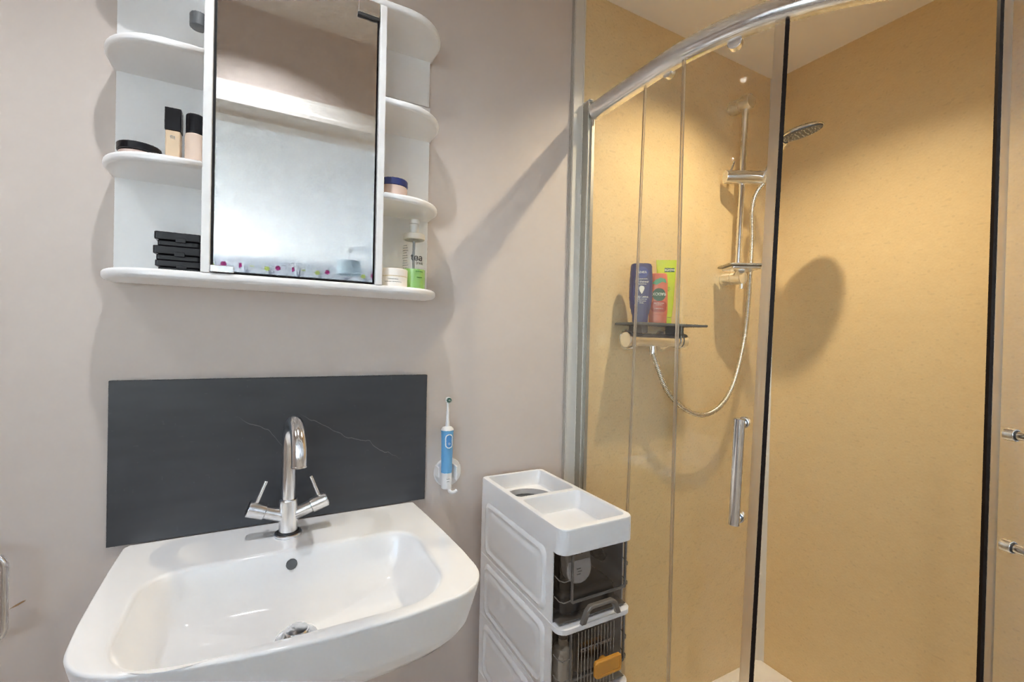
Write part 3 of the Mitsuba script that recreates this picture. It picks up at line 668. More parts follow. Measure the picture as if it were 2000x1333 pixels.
for i in range(5):
    z1_, z0_ = side_profile(i)
    a, c = z0_ + 0.0135, z1_ - 0.0015
    path = rrect2(UX0 + 0.004, UX1 - 0.004, UY1 + 0.003, UY1 + 0.40, (0.0, 0.0, 0.02, 0.02), 8)
    # front strip with wrapped corners
    fr = [(UX0 + 0.003, UY1 + 0.032)] + [tuple(q) for q in rrect2(UX0 + 0.003, UX1 - 0.003, UY1 + 0.002, UY1 + 0.3, (0, 0, 0.02, 0.02), 9)[4:-2 + 2] if q[1] < UY1 + 0.03] + [(UX1 - 0.003, UY1 + 0.032)]
    fr = np.array(fr)
    v = np.vstack([ring2(fr, a), ring2(fr, c)])
    n = len(fr)
    f = [[k, k + 1, n + k + 1] for k in range(n - 1)] + [[k, n + k + 1, n + k] for k in range(n - 1)]
    d = part(t, 'drawer', trimesh.Trimesh(v, f, process=False), 'smoke', 'smoked see-through drawer', smooth=30)
    part(d, 'tray', cat([bx(UX0 + 0.008, UX1 - 0.008, -0.374, -0.035, a + 0.0015, a + 0.003)]), 'smoke_edge', 'drawer floor', smooth=False)
    part(d, 'inner_wall', trimesh.Trimesh([[UX0 + 0.006, UY1 + 0.0125, a + 0.003], [UX1 - 0.006, UY1 + 0.0125, a + 0.003], [UX1 - 0.006, UY1 + 0.0125, c], [UX0 + 0.006, UY1 + 0.0125, c]], [[0, 1, 2], [0, 2, 3]], process=False), 'smoke', smooth=False)
    # inner window frame, catch ribs and moulded grip
    o, q = rrect(0.777, 0.914, z0_ + 0.052, z1_ + 0.02, 0.004, 5), rrect(0.7805, 0.9105, z0_ + 0.056, z1_ + 0.017, 0.004, 5)
    fm = frame_mesh(o, q, 0, 0.004)
    part(d, 'window_frame', map_axes(trimesh.boolean.intersection([fm, bx(0.7, 1, 0, z1_ - 0.004, -1, 1)], engine='manifold') if fm.is_watertight else fm, (1, 0, 0), (0, 0, 1), (0, -1, 0), (0, UY1 + 0.012, 0)), 'smoke_edge', 'darker moulded frame', smooth=False)
    for zz in (z0_ + 0.060, z0_ + 0.100):
        part(d, 'rib', sweep(np.array([(UX0 + 0.0055, UY1 + 0.028, zz + 0.004), (UX0 + 0.0065, UY1 + 0.014, zz + 0.001), (UX0 + 0.013, UY1 + 0.0065, zz), (UX0 + 0.028, UY1 + 0.006, zz + 0.0015)]), 0.0011, 8), 'smoke_edge', 'moulded rib')
        part(d, 'rib', sweep(np.array([(UX1 - 0.0055, UY1 + 0.028, zz + 0.004), (UX1 - 0.0065, UY1 + 0.012, zz + 0.001), (UX1 - 0.013, UY1 + 0.006, zz)]), 0.0011, 8), 'smoke_edge', 'moulded rib')
    if i != 1:
        g = np.array([(0.792, z0_ + 0.015), (0.803, z0_ + 0.040), (0.812, z0_ + 0.0475), (0.868, z0_ + 0.0475), (0.879, z0_ + 0.040), (0.889, z0_ + 0.015)])
        g2 = np.array([(0.802, z0_ + 0.015), (0.811, z0_ + 0.036), (0.816, z0_ + 0.0415), (0.864, z0_ + 0.0415), (0.870, z0_ + 0.036), (0.879, z0_ + 0.015)])
        gp = trimesh.creation.extrude_polygon(Polygon(np.vstack([g, g2[::-1]])), 0.008, engine='earcut')
        part(d, 'grip', map_axes(gp, (1, 0, 0), (0, 0, 1), (0, -1, 0), (0, UY1 + 0.0015, 0)), 'smoke_edge', 'arched moulded grip', smooth=False)
        part(d, 'grip_top', sweep(spline([(0.806, UY1 - 0.004, z0_ + 0.037), (0.815, UY1 - 0.006, z0_ + 0.0445), (0.840, UY1 - 0.006, z0_ + 0.0452), (0.866, UY1 - 0.006, z0_ + 0.0445), (0.876, UY1 - 0.004, z0_ + 0.037)], 30), 0.0038, 12), 'smoke_edge', smooth=40)
    else:
        part(d, 'ribbed_front', cat([rbox(xx - 0.0005, xx + 0.0005, UY1 + 0.0022, UY1 + 0.0042, z0_ + 0.014, z1_ - 0.004, 0.0004, 2) for xx in np.linspace(0.792, 0.880, 12)]), 'rib_pale', 'pale vertical ribs')
        hnd = part(d, 'handle', moved(slab(rrect(-0.0325, 0.0325, -0.0165, 0.0165, 0.006, 6), -0.004, 0.004, 0.002, 4), (0.851, UY1 - 0.014, z0_ + 0.0775), rx=math.pi / 2), 'amber', 'amber plastic pull')
        part(hnd, 'raised_edge', map_axes(frame_mesh(rrect(-0.031, 0.031, -0.015, 0.015, 0.005, 6), rrect(-0.027, 0.027, -0.011, 0.011, 0.004, 6), 0, 0.0012), (1, 0, 0), (0, 0, 1), (0, -1, 0), (0.851, UY1 - 0.018, z0_ + 0.0775)), 'amber', smooth=30)
        part(hnd, 'stem', cyl((0.851, UY1 - 0.0095, z0_ + 0.0775), (0.851, UY1 + 0.004, z0_ + 0.0775), 0.009, n=24), 'amber')
# things in the drawers
dz = tops[1] + 0.0275
t = thing('lotion_bottle', 'flat white oval bottle leaning behind the smoked front of the top drawer', 'bottle')
ob = map_axes(slab(np.column_stack([0.026 * np.sign(np.cos(a_)) * np.abs(np.cos(a_)) ** 0.8, 0.047 * np.sin(a_)]) if False else rrect2(-0.031, 0.031, -0.040, 0.036, (0.018, 0.018, 0.029, 0.029), 10), -0.012, 0.012, 0.006, 5), (1, 0, 0.0), (0, 0.17, 0.985), (0, -0.985, 0.17), (0.811, -0.345, dz + 0.086))
part(t, 'body', ob, 'plastic_white', smooth=40)
part(t, 'lettering', cat([map_axes(bx(x0, x1, y0, y0 + 0.002, 0.0121, 0.0125), (1, 0, 0.0), (0, 0.17, 0.985), (0, -0.985, 0.17), (0.811, -0.345, dz + 0.086)) for x0, x1, y0 in ((-0.012, -0.004, 0.016), (-0.001, 0.002, 0.016), (0.005, 0.009, 0.016), (-0.008, 0.002, -0.012), (-0.006, 0.004, -0.017), (-0.009, 0.001, -0.022))]), 'ink_grey', 'small grey print', smooth=False)
t = thing('hair_brush', 'dark hair brush lying tilted in the top smoked drawer', 'brush')
part(t, 'head', sweep(np.linspace([0.840, -0.325, dz + 0.118], [0.878, -0.352, dz + 0.080], 14), 0.013 * np.sin(np.linspace(0.5, 2.75, 14)) ** 0.6, 20), 'black_matt', smooth=40)
part(t, 'handle', sweep(np.linspace([0.842, -0.318, dz + 0.108], [0.850, -0.10, dz + 0.012], 10), 0.0075, 16), 'black_matt', smooth=40)
t = thing('cloth_pouch', 'dark folded cloth pouch under the white oval bottle in the top drawer', 'pouch')
part(t, 'body', rbox(0.765, 0.900, -0.366, -0.20, dz - 0.0085, dz + 0.036, 0.012, 5), 'black_matt', smooth=40)
dz2 = tops[2] + 0.0275
t = thing('bottle_in_drawer', 'pale rounded bottle standing at the left in the second drawer', 'bottle')
part(t, 'body', moved(lathe([(0.018, 0), (0.021, 0.003), (0.021, 0.062), (0.017, 0.075), (0.009, 0.08), (0.009, 0.09), (0.007, 0.092)], 32), (0.783, -0.345, dz2)), 'seal_clear')
part(t, 'cap', moved(lathe([(0.010, 0.0922), (0.010, 0.104), (0.009, 0.105)], 24), (0.783, -0.345, dz2)), 'black_matt', 'black cap')
t = thing('wash_bag', 'black fabric bag filling the second smoked drawer', 'bag')
part(t, 'body', rbox(0.812, 0.905, -0.355, -0.10, dz2 + 0.0005, dz2 + 0.088, 0.02, 5), 'black_matt', smooth=40)
part(t, 'zip', cat([rbox(0.818, 0.899, -0.3585, -0.3555, dz2 + 0.058, dz2 + 0.064, 0.001)] + [moved(lathe([(0.003, 0), (0.003, 0.003)], 10), (x, -0.3595, dz2 + 0.0595)) for x in np.linspace(0.822, 0.862, 6)]), 'chrome', 'zip with small metal teeth')

# ================================================================== shower tray and enclosure
XG, S0, RC, YE = 1.060, 0.291, 0.536, -0.827   # fixed-glass line: x by the wall, straight length, bend radius
CC = np.array([XG + RC, -S0])
def plan(s, off=0.0):
    """Point at arc length s from the back wall along the enclosure line, moved outwards by off."""
    if s <= S0:
        return np.array([XG - off, -s])
    L = RC * math.pi / 2
    if s <= S0 + L:
        a = (s - S0) / RC
        return CC + (RC + off) * np.array([-math.cos(a), -math.sin(a)])
    return np.array([CC[0] + (s - S0 - L), CC[1] - RC - off])
SEND = S0 + RC * math.pi / 2 + (XR - CC[0])
def plan_line(s0, s1, off=0.0, n=40):
    return np.array([plan(s, off) for s in np.linspace(s0, s1, n)])
def wrap_bx(s0, s1, o0, o1, z0, z1, n=10, lean=0.0, zt=0.0):
    """A block bent along the enclosure line; lean shifts it along the line with depth below zt."""
    r = []
    for s in np.linspace(s0, s1, n):
        r.append(np.array([[*plan(s - lean * (zt - z), o), z] for o, z in ((o0, z0), (o1, z0), (o1, z1), (o0, z1))]))
    m = loft(r)
    m.fix_normals()
    return m
TZ = 0.036
outer = plan_line(0.0005, SEND - 0.0005, 0.02, 60)
tp = np.vstack([outer, [(XR - 0.001, YE - 0.018), (XR - 0.001, -0.0005)]])
def tin(d):
    return np.array([(min(max(x, 0), XR - 0.001 - d), min(y, -0.0005 - d)) for x, y in np.vstack([plan_line(0.0005 + d, SEND - 0.0005 - d, 0.02 - d, 60), [(XR - 0.001 - d, YE - 0.018 + d), (XR - 0.001 - d, -0.0005 - d)]])])
t = thing('shower_tray', 'white quadrant shower tray on the floor inside the enclosure', 'shower tray')
part(t, 'tray', loft([ring2(tp, 0.0), ring2(tp, TZ - 0.004), ring2(tin(0.004), TZ), ring2(tin(0.045), TZ), ring2(tin(0.052), TZ - 0.004), ring2(tin(0.075), TZ - 0.012)]), 'tray_white', smooth=30)
part(t, 'waste', moved(lathe([(0.045, 0), (0.045, 0.003), (0.02, 0.005)], 36), (1.5, -0.42, TZ - 0.012)), 'chrome')

ZB, ZT = 1.893, 1.936
t = enc = thing('shower_enclosure', 'curved glass shower enclosure with chrome top rail and two sliding doors', 'shower enclosure')
# wall profile
pf = np.array([(1.0475, -0.013), (1.0475, -0.038), (1.0495, -0.040), (1.056, -0.040), (1.0565, -0.046), (1.064, -0.046), (1.0645, -0.034), (1.076, -0.034), (1.076, -0.013)])
part(t, 'wall_profile', loft([ring2(pf, TZ + 0.001), ring2(pf, ZT + 0.006)]), 'satin_alu', 'satin aluminium wall profile', smooth=False)
part(t, 'wall_profile', bx(XR - 0.04, XR - 0.0005, YE - 0.016, YE + 0.016, TZ + 0.001, ZT + 0.006), 'satin_alu', smooth=False)
part(t, 'profile_cap', bx(1.0465, 1.077, -0.047, -0.0105, ZT + 0.0062, ZT + 0.009), 'chrome', smooth=False)
# rails
def rail_sect(o0, o1, z0, z1, bulge, n=9):
    zs = np.linspace(0, 1, n)
    an = np.linspace(-math.pi / 2, math.pi / 2, 2 * n + 1)
    outer_ = [(o0 + (o1 + bulge - o0) * np.sign(math.cos(q)) * abs(math.cos(q)) ** 0.75, (z0 + z1) / 2 + (z1 - z0) / 2 * np.sign(math.sin(q)) * abs(math.sin(q)) ** 0.9) for q in an]
    return np.array(outer_)
def rail(sect, s0, s1, n=90):
    r = [np.array([[*plan(s, o), z] for o, z in sect]) for s in np.linspace(s0, s1, n)]
    m = loft(r)
    m.fix_normals()
    return m
part(t, 'top_rail', rail(rail_sect(-0.013, 0.010, ZB - 0.003, ZT + 0.003, 0.006), 0.0465, SEND - 0.042), 'chrome', 'bright chrome curved top rail', smooth=32)
part(t, 'bottom_rail', rail(rail_sect(-0.016, 0.012, TZ + 0.0005, TZ + 0.026, 0.004), 0.0465, SEND - 0.042), 'chrome', smooth=32)
# fixed panels
def pane(s0, s1, off, z0, z1, n=24, lean=0.0, zt=0.0):
    ss = np.linspace(s0, s1, n)
    v = np.array([[*plan(s - lean * (zt - z), off), z] for z in (z0, z1) for s in ss])
    f = [[k, k + 1, n + k + 1] for k in range(n - 1)] + [[k, n + k + 1, n + k] for k in range(n - 1)]
    return trimesh.Trimesh(v, f, process=False)
FS = S0 + RC * math.radians(7.3)
p = part(t, 'fixed_panel', pane(0.040, FS, 0.0, TZ + 0.0265, ZB - 0.0005), 'glass', 'fixed glass panel by the wall', smooth=True)
part(p, 'edge_seal', wrap_bx(FS, FS + 0.0055, -0.003, 0.003, TZ + 0.0265, ZB - 0.0005, 3), 'seal_translucent', 'pale edge seal', smooth=False)
FE = SEND - S0 - RC * math.radians(2)
p = part(t, 'fixed_panel', pane(FE, SEND - 0.04, 0.0, TZ + 0.0265, ZB - 0.0005), 'glass', 'fixed glass panel by the right wall', smooth=True)
part(p, 'edge_seal', wrap_bx(FE - 0.0055, FE, -0.003, 0.003, TZ + 0.0265, ZB - 0.0005, 3), 'seal_clear', smooth=False)
# sliding doors: glass on the inside track; the left one hangs a little out of plumb
DO = -0.0105
def sliding_door(s_seal, s_tail, sgn, lean, label, hz):
    zt = 1.89
    z0, z1 = TZ + 0.030, ZB - 0.001
    a, b = (s_tail, s_seal) if sgn > 0 else (s_seal, s_tail)
    d = part(enc, 'sliding_door', pane(a, b, DO, z0, z1, 40, lean, zt), 'glass', label, smooth=True)
    e0, e1, e2 = s_seal, s_seal + sgn * 0.018, s_seal + sgn * 0.0255
    part(d, 'edge_seal', wrap_bx(min(e0, e1), max(e0, e1), DO - 0.0035, DO + 0.0035, z0, z1, 3, lean, zt), 'seal_translucent', 'translucent seal strip', smooth=False)
    part(d, 'magnet_strip', wrap_bx(min(e1, e2), max(e1, e2), DO - 0.0028, DO + 0.0028, z0, z1, 3, lean, zt), 'seal_black', 'black magnetic strip', smooth=False)
    part(d, 'tail_seal', wrap_bx(s_tail - 0.002, s_tail + 0.002, DO - 0.002, DO + 0.004, z0, z1, 3, lean, zt), 'seal_translucent', smooth=False)
    # handle
    def at(s, o, z):
        return np.array([*plan(s - lean * (zt - z), DO + o), z])
    hs = s_seal - sgn * (0.018 if sgn > 0 else 0.034)
    bar = [at(hs, 0.038, z) for z in np.linspace(min(hz) - 0.004, max(hz) + 0.012, 12)]
    h = part(d, 'handle', sweep(bar, 0.0100, 28), 'chrome', 'chrome bar handle', smooth=40)
    for z in hz:
        part(h, 'post', cyl(at(hs, 0.0085, z), at(hs, 0.032, z), 0.0078, n=24), 'chrome')
        part(h, 'washer', cyl(at(hs, 0.0065, z), at(hs, 0.0085, z), 0.0088, n=24), 'black_matt')
        part(h, 'rose', cyl(at(hs, -0.010, z), at(hs, 0.0065, z), 0.0115, n=28, bevel=0.0015), 'chrome')
    for s in (min(a, b) + 0.07, max(a, b) - 0.075):
        zr_ = z1 - 0.004 if abs(s - s_seal) < 0.12 else z1 + 0.004
        q0, q1 = at(s, -0.014, zr_), at(s, 0.002, zr_)
        part(d, 'roller', cyl(q0, q1, 0.0145, n=28, bevel=0.002), 'chrome', 'chrome roller below the rail')
    return d
LEAN = math.tan(math.radians(1.42))
SL = S0 + RC * math.radians(29.3)
sliding_door(SL - 0.0255 + 0.004, SL - 0.326, 1, LEAN, 'left sliding glass door', (1.100, 0.905))
SR = S0 + RC * math.radians(66.6)
sliding_door(SR + 0.0255, SR + 0.40, -1, 0.0, 'right sliding glass door', (1.107, 0.905))

# ------------------------------------------------------------------ shower fittings
YP = -0.010
t = rail_t = thing('shower_riser', 'chrome shower riser rail with slider and soap dish on the back wall', 'shower rail')
ra, rb = np.array([1.7065, -0.066, 2.098]), np.array([1.6865, -0.066, 1.488])
part(t, 'rail', cyl(rb, ra, 0.0100, n=24), 'chrome')
for q in (ra, rb):
    br = part(t, 'bracket', cyl((q[0], YP - 0.0005, q[2]), (q[0], -0.089, q[2]), 0.0240, 0.0240, 36, 0.002), 'chrome', smooth=40)
    part(br, 'joint', cyl((q[0], -0.049, q[2]), (q[0], -0.0505, q[2]), 0.0243, n=36), 'satin_alu')
sd = np.array([0.881, -0.473, 0.0])
sm = rb + (ra - rb) * ((1.835 - rb[2]) / (ra[2] - rb[2]))
sl = part(t, 'slider', cyl(sm - sd * 0.071 + [0, -0.012, 0], sm + sd * 0.066 + [0, -0.012, 0], 0.0225, 0.0225, 40, 0.003), 'chrome', smooth=40)
part(sl, 'lever', cyl(sm - sd * 0.050 + [0, -0.012, 0.021], sm - sd * 0.043 + [0, -0.016, 0.052], 0.0035, n=14), 'chrome')
dsh = part(t, 'soap_dish', moved(slab(rrect(-0.062, 0.062, -0.05, 0.05, 0.012, 6), 0, 0.007, 0.0025, 3), (1.652, -0.105, 1.516), rz=-0.49), 'satin_alu', 'flat metal soap dish')
part(dsh, 'underside', moved(slab(rrect(-0.052, 0.052, -0.04, 0.04, 0.012, 6), -0.009, -0.0005, 0.003, 3), (1.652, -0.105, 1.516), rz=-0.49), 'chrome')
part(dsh, 'arm', cyl((1.66, -0.10, 1.507), (1.682, -0.072, 1.500), 0.010, n=20), 'chrome')
part(t, 'drip_nub', cyl((rb[0], -0.083, rb[2] - 0.0235), (rb[0], -0.083, rb[2] - 0.040), 0.007, n=20), 'chrome')

t = hs_ = thing('hand_shower', 'chrome hand shower with round head and flexible hose held by the slider', 'hand shower')
hold = sm + sd * 0.058 + np.array([0, -0.022, 0.0])
head = np.array([1.627, -0.302, 1.889])
u = head - hold; u[2] = 0; u /= np.linalg.norm(u)
u = np.array([math.cos(math.radians(258)), math.sin(math.radians(258)), 0.05])
h_end = head - u * 0.052 + np.array([0, 0, -0.004])
part(t, 'handle', sweep(spline([hold + [0, 0, -0.012], hold + (h_end - hold) * 0.35 + [0, 0, 0.004], hold + (h_end - hold) * 0.7 + [0, 0, 0.006], h_end], 30), np.linspace(0.0115, 0.0085, 30), 20), 'chrome', smooth=40)
nv = np.array([-0.219, 0.10, 1.0]); nv /= np.linalg.norm(nv)
tl = np.array([math.cos(math.radians(258)), math.sin(math.radians(258)), 0.0]); tl -= nv * (tl @ nv); tl /= np.linalg.norm(tl)
sdv = np.cross(nv, tl)
part(t, 'head', map_axes(lathe([(0.0, 0.012), (0.020, 0.0115), (0.044, 0.007), (0.0555, 0.001), (0.0565, -0.002), (0.0555, -0.004)], 56), tl, sdv, nv, head), 'chrome', smooth=40)
sp_ = part(t, 'spray_face', map_axes(lathe([(0.054, -0.0042), (0.053, -0.007), (0.05, -0.0078)], 56), tl, sdv, nv, head), 'dark_grey', 'dark grey spray face')
nz = [(r * math.cos(a_), r * math.sin(a_)) for r, k in ((0.012, 6), (0.024, 12), (0.035, 18), (0.045, 22)) for a_ in np.arange(k) * 2 * math.pi / k]
part(sp_, 'nozzles', cat([map_axes(moved(lathe([(0.0016, -0.0095), (0.0019, -0.0078)], 6), (x, y, 0)), tl, sdv, nv, head) for x, y in nz]), 'satin_alu')
hose = spline([hold + [0, 0.004, -0.024], (1.730, -0.095, 1.77), (1.737, -0.082, 1.657), (1.739, -0.078, 1.496), (1.724, -0.078, 1.316), (1.693, -0.078, 1.19), (1.617, -0.078, 1.06), (1.516, -0.078, 1.022), (1.425, -0.078, 1.048), (1.345, -0.075, 1.114), (1.314, -0.070, 1.178), (1.299, -0.062, 1.222)], 900)
part(t, 'hose', sweep(hose, 0.0072 * (1 + 0.09 * np.sin(np.arange(900) * 2 * np.pi / 4.0 + 0.4)), 12), 'steel_hose', 'ribbed metal hose', smooth=True)

t = thing('shower_valve', 'chrome thermostatic bar valve on the back wall below the bottles', 'valve')
vz, vy = 1.264, -0.062
part(t, 'body', cyl((1.225, vy, vz), (1.395, vy, vz), 0.0200, n=36), 'chrome')
for x0, x1 in ((1.1865, 1.2235), (1.3965, 1.4335)):
    k = part(t, 'knob', cyl((x0, vy, vz), (x1, vy, vz), 0.0235, n=36, bevel=0.003), 'chrome', smooth=40)
    part(k, 'grip_ring', cyl((x0 + 0.010, vy, vz), (x0 + 0.014, vy, vz), 0.0242, n=36), 'dark_grey')
for x in (1.240, 1.385):
    part(t, 'wall_flange', cyl((x, YP - 0.0005, vz), (x, YP - 0.014, vz), 0.0330, 0.030, 36, 0.002), 'chrome', smooth=40)
    part(t, 'inlet', cyl((x, YP - 0.014, vz), (x, vy, vz), 0.013, n=24), 'chrome')
part(t, 'outlet', cyl((1.298, vy, vz - 0.018), (1.298, vy, 1.222), 0.0098, n=24), 'chrome')
t = thing('valve_shelf', 'dark narrow shelf over the shower valve carrying the bottles', 'shelf')
part(t, 'board', slab(rrect(1.183, 1.473, -0.125, YP - 0.002, 0.01, 6), 1.3080, 1.3150, 0.002, 3), 'dark_grey')
for x in (1.236, 1.389):
    part(t, 'bracket', rbox(x - 0.012, x + 0.012, -0.09, -0.035, vz + 0.0205, 1.3078, 0.002), 'black_matt')

# bottles on that shelf: flat section (a half wide, b half deep), turned to face the room
def flat_bottle(prof, c, rz, n=56, p=2.6):
    a_ = np.arange(n) * 2 * np.pi / n
    ca, sa = np.cos(a_), np.sin(a_)
    ux, uy = np.sign(ca) * np.abs(ca) ** (2 / p), np.sign(sa) * np.abs(sa) ** (2 / p)
    m = loft([np.column_stack([a * ux, b * uy, np.full(n, z)]) for a, b, z in prof])
    return moved(m, c, rz=rz)
def on_flat(m2d, prof, c, rz, z0, p=2.6, turn=False, over=0.0003):
    """Print bent onto the front (-y) face of a flat bottle."""
    m = m2d.copy()
    if turn:
        m.apply_transform(trimesh.transformations.rotation_matrix(math.pi, [0, 0, 1]))
    v = np.array(m.vertices)
    zz = z0 + v[:, 1]
    pz, pa, pb = np.array([q[2] for q in prof]), np.array([q[0] for q in prof]), np.array([q[1] for q in prof])
    a, b = np.interp(zz, pz, pa), np.interp(zz, pz, pb)
    y = -b * np.clip(1 - np.abs(v[:, 0] / a) ** p, 0.02, 1) ** (1 / p)
    m.vertices = np.column_stack([v[:, 0], y - over - v[:, 2], zz])
    m.faces = m.faces[:, ::-1]
    m.invert()
    return moved(m, c, rz=rz)
def centred(m):
    b = m.bounds.mean(0)
    m.apply_translation((-b[0], -b[1], 0))
    return m
def dash_lines(rows, seed=3):
    rng = np.random.default_rng(seed)
    out = []
    for w, y, h in rows:
        x = -w / 2
        while x < w / 2:
            k = rng.uniform(1.0, 2.4) * h
            out.append(bx(x, min(x + k, w / 2), y - h / 2, y + h / 2, 0, 0.0003))
            x += k + 0.45 * h
    return cat(out)
def txt(s, h, bold=False):
    return centred(meshkit.text_mesh(s, h, 0.0003, bold))
SZ = 1.3151
RZ = -0.62
c = (1.232, -0.073, SZ)
prof = [(0.021, 0.014, 0.0), (0.0225, 0.0155, 0.003), (0.0235, 0.016, 0.024), (0.0250, 0.0165, 0.0255), (0.0305, 0.0185, 0.05), (0.0335, 0.0195, 0.075), (0.0330, 0.0190, 0.13), (0.0305, 0.018, 0.168), (0.0285, 0.0165, 0.174), (0.024, 0.013, 0.176)]
t = thing('lotion_bottle', 'navy blue in-shower lotion bottle standing cap down at the left end of the valve shelf', 'bottle')
part(t, 'body', flat_bottle(prof, c, RZ), 'lotion_navy', smooth=40)
dsk = trimesh.creation.cylinder(radius=0.0175, height=0.0003, sections=48).subdivide_to_size(0.006)
part(t, 'badge', on_flat(dsk, prof, c, RZ, 0.148), 'lotion_disc', 'lighter blue round badge', smooth=False)
part(t, 'lettering', on_flat(txt('NIVEA', 0.0062, True), prof, c, RZ, 0.1485, over=0.0008), 'print_white', 'white brand lettering', smooth=False)
part(t, 'lettering', on_flat(txt('In-Shower', 0.0055, True), prof, c, RZ, 0.1205), 'print_white', 'white product lettering', smooth=False)
part(t, 'small_print', on_flat(dash_lines([(0.032, 0, 0.002)], 5), prof, c, RZ, 0.1285), 'print_white', 'white print', smooth=False)
part(t, 'small_print', on_flat(dash_lines([(0.026, 0, 0.002)], 6), prof, c, RZ, 0.1135), 'print_white', 'white print', smooth=False)
drop = np.array([(0.0105 * math.sin(q) * math.sin(q / 2) ** 1.3, -0.0125 * math.cos(q) * -1 + 0.0) for q in np.linspace(0, 2 * math.pi, 48, endpoint=False)])
drop = Polygon([(x, y) for x, y in drop]).buffer(0)
drop = affinity.rotate(drop, 180, origin=(0, 0))
dm = trimesh.creation.extrude_polygon(drop, 0.0003, engine='earcut')
part(t, 'drop_print', on_flat(dm, prof, c, RZ, 0.096), 'print_white', 'white drop symbol', smooth=False)
part(t, 'lettering', on_flat(txt('Body Lotion', 0.0052, True), prof, c, RZ, 0.0755), 'print_white', 'white lettering below the drop', smooth=False)
for i, q in enumerate((0.032, 0.026, 0.012)):
    part(t, 'small_print', on_flat(dash_lines([(q, -0.0055 * i, 0.0016)], 8 + i), prof, c, RZ, 0.069), 'print_white', 'white print', smooth=False)

c2 = (1.309, -0.068, SZ)
prof2 = [(0.024, 0.013, 0.0), (0.0265, 0.015, 0.003), (0.0265, 0.0155, 0.026), (0.0275, 0.016, 0.028), (0.0285, 0.0165, 0.045), (0.0270, 0.016, 0.13), (0.0245, 0.015, 0.150), (0.0225, 0.0135, 0.1535)]
t = thing('shower_gel', 'red shower gel bottle standing upside down between the navy bottle and the lime tube', 'bottle')
part(t, 'body', flat_bottle(prof2[2:], c2, RZ), 'gel_red', smooth=40)
part(t, 'cap', flat_bottle([(0.024, 0.013, 0.0), (0.0265, 0.015, 0.003), (0.0265, 0.0155, 0.0258)], c2, RZ), 'gel_red', smooth=40)
ell = moved(trimesh.creation.cylinder(radius=0.0195, height=0.0003, sections=40)).subdivide_to_size(0.006)
part(t, 'badge', on_flat(ell, prof2, c2, RZ, 0.088), 'gel_badge', 'dark green round badge', smooth=False)
part(t, 'lettering', on_flat(txt('RADOX', 0.0085, True), prof2, c2, RZ, 0.0895, turn=True, over=0.0008), 'print_white', 'white upside-down lettering', smooth=False)
lf = trimesh.creation.extrude_polygon(Polygon([(-0.022, -0.006), (-0.010, 0.006), (0.004, 0.012), (0.018, 0.007), (0.022, -0.004), (0.008, -0.001), (-0.008, -0.010)]), 0.0003, engine='earcut').subdivide_to_size(0.006)
part(t, 'leaf_print', on_flat(lf, prof2, c2, RZ, 0.128), 'cap_green', 'green leaf print', smooth=False)
part(t, 'fruit_print', on_flat(centred(trimesh.creation.extrude_polygon(Polygon(rrect(-0.023, 0.023, -0.018, 0.016, 0.012)), 0.0003, engine='earcut').subdivide_to_size(0.006)), prof2, c2, RZ, 0.052), 'gel_red_dark', 'darker red fruit print', smooth=False)
part(t, 'small_print', on_flat(dash_lines([(0.03, 0.0, 0.0016), (0.02, -0.005, 0.0016), (0.026, -0.017, 0.0018)], 9), prof2, c2, RZ, 0.062, over=0.0007), 'print_white', 'white print', smooth=False)

c3 = (1.358, -0.052, SZ)
prof3 = [(0.018, 0.015, 0.0), (0.019, 0.016, 0.002), (0.019, 0.016, 0.02), (0.020, 0.0165, 0.022), (0.0235, 0.0155, 0.06), (0.0275, 0.0095, 0.13), (0.030, 0.0022, 0.185), (0.031, 0.0012, 0.192), (0.031, 0.0012, 0.203)]
t = thing('shower_tube', 'lime green gel tube standing cap down behind the red bottle on the valve shelf', 'tube')
part(t, 'body', flat_bottle(prof3[3:], c3, RZ), 'tube_lime', smooth=40)
part(t, 'cap', flat_bottle(prof3[:3], c3, RZ), 'tube_lime', smooth=40)
part(t, 'badge', on_flat(moved(bx(-0.006, 0.024, -0.0065, 0.0065, 0, 0.0003).subdivide_to_size(0.006)), prof3, c3, RZ, 0.171), 'gel_badge', 'dark label patch', smooth=False)
part(t, 'lettering', on_flat(moved(txt('RADOX', 0.0065, True), (-0.0095, 0, 0)), prof3, c3, RZ, 0.171, turn=True, over=0.0008), 'print_white', 'white upside-down lettering', smooth=False)
part(t, 'small_print', on_flat(dash_lines([(0.02, 0.0, 0.0018), (0.024, -0.005, 0.0018), (0.016, -0.010, 0.0018)], 12), prof3, c3, RZ, 0.115), 'ink_green', 'dark green print', smooth=False)

# ================================================================== bedroom things seen in the mirror
t = thing('pendant_lamp', 'pale blue drum pendant lamp hanging from the bedroom ceiling seen in the mirror', 'pendant lamp')
lx, ly = 1.10, -5.05
part(t, 'ceiling_rose', moved(lathe([(0.05, 0.0), (0.048, -0.02), (0.02, -0.045), (0.006, -0.05)], 32), (lx, ly, BC)), 'white_paint')
part(t, 'cord', cyl((lx, ly, BC - 0.05), (lx, ly, 2.16), 0.004, n=10), 'white_paint')
sh = [(0.140, 1.985), (0.140, 2.155), (0.138, 2.155), (0.138, 1.985), (0.140, 1.985)]
part(t, 'shade', moved(lathe(sh, 48, False), (lx, ly, 0)), 'lamp_shade', 'pale blue drum shade')
part(t, 'spider', cat([cyl((lx, ly, 2.15), (lx + 0.138 * math.cos(a_), ly + 0.138 * math.sin(a_), 2.15), 0.003, n=8) for a_ in (0, 2.1, 4.2)]), 'white_paint')
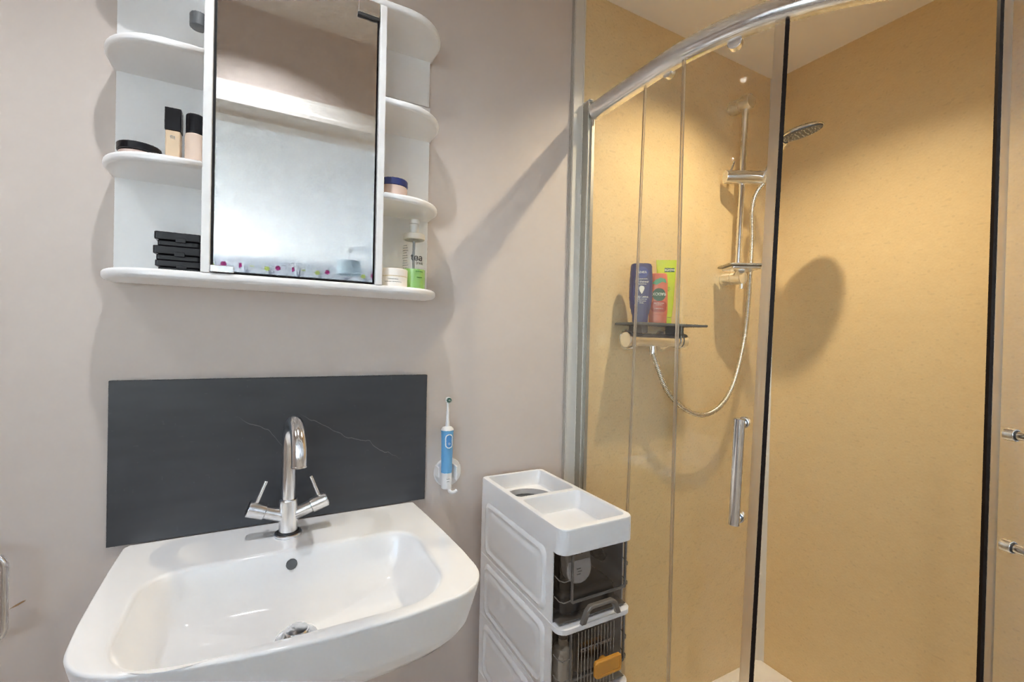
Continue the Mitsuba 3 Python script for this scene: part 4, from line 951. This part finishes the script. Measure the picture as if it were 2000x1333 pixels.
t = thing('wardrobe', 'low pale wardrobe against the bedroom wall', 'wardrobe')
part(t, 'carcass', bx(-2.2, 0.6, BY + 0.002, BY + 0.58, 0.001, 1.9), 'bed_paint', smooth=False)
for k in range(4):
    dd = part(t, 'door', rbox(-2.19 + k * 0.698, -2.19 + k * 0.698 + 0.69, BY + 0.581, BY + 0.60, 0.06, 1.89, 0.003), 'white_paint')
    part(dd, 'knob', cyl((-2.19 + k * 0.698 + (0.64 if k % 2 == 0 else 0.05), BY + 0.60, 1.0), (-2.19 + k * 0.698 + (0.64 if k % 2 == 0 else 0.05), BY + 0.625, 1.0), 0.014, n=16), 'chrome')

t = thing('bed', 'white made bed in the bedroom beyond the opening', 'bed')
part(t, 'base', rbox(-2.6, -0.6, -5.6, -3.9, 0.001, 0.32, 0.02), 'bed_paint')
part(t, 'duvet', rbox(-2.63, -0.57, -5.63, -3.87, 0.3205, 0.56, 0.06, 5), 'bed_paint', 'white duvet', smooth=40)
for k_ in (-5.2, -4.3):
    part(t, 'pillow', rbox(-1.0, -0.62, k_ - 0.32, k_ + 0.32, 0.561, 0.68, 0.055, 5), 'bed_paint', smooth=40)

t = thing('chest_of_drawers', 'low white chest of drawers in the bedroom facing the opening', 'chest of drawers')
part(t, 'carcass', bx(-2.9, 1.9, -2.25, -1.82, 0.06, 0.90), 'bed_paint', smooth=False)
part(t, 'worktop', rbox(-2.92, 1.92, -2.27, -1.80, 0.9005, 0.925, 0.004), 'white_paint')
part(t, 'plinth', bx(-2.86, 1.86, -2.21, -1.86, 0.001, 0.0595), 'white_paint', smooth=False)
for c_ in range(6):
    for r_ in range(3):
        x0_ = -2.88 + c_ * 0.795
        dd = part(t, 'drawer', rbox(x0_, x0_ + 0.785, -1.8195, -1.80, 0.08 + r_ * 0.272, 0.345 + r_ * 0.272, 0.003), 'white_paint')
        part(dd, 'knob', cyl((x0_ + 0.39, -1.80, 0.21 + r_ * 0.272), (x0_ + 0.39, -1.775, 0.21 + r_ * 0.272), 0.014, n=14), 'chrome')
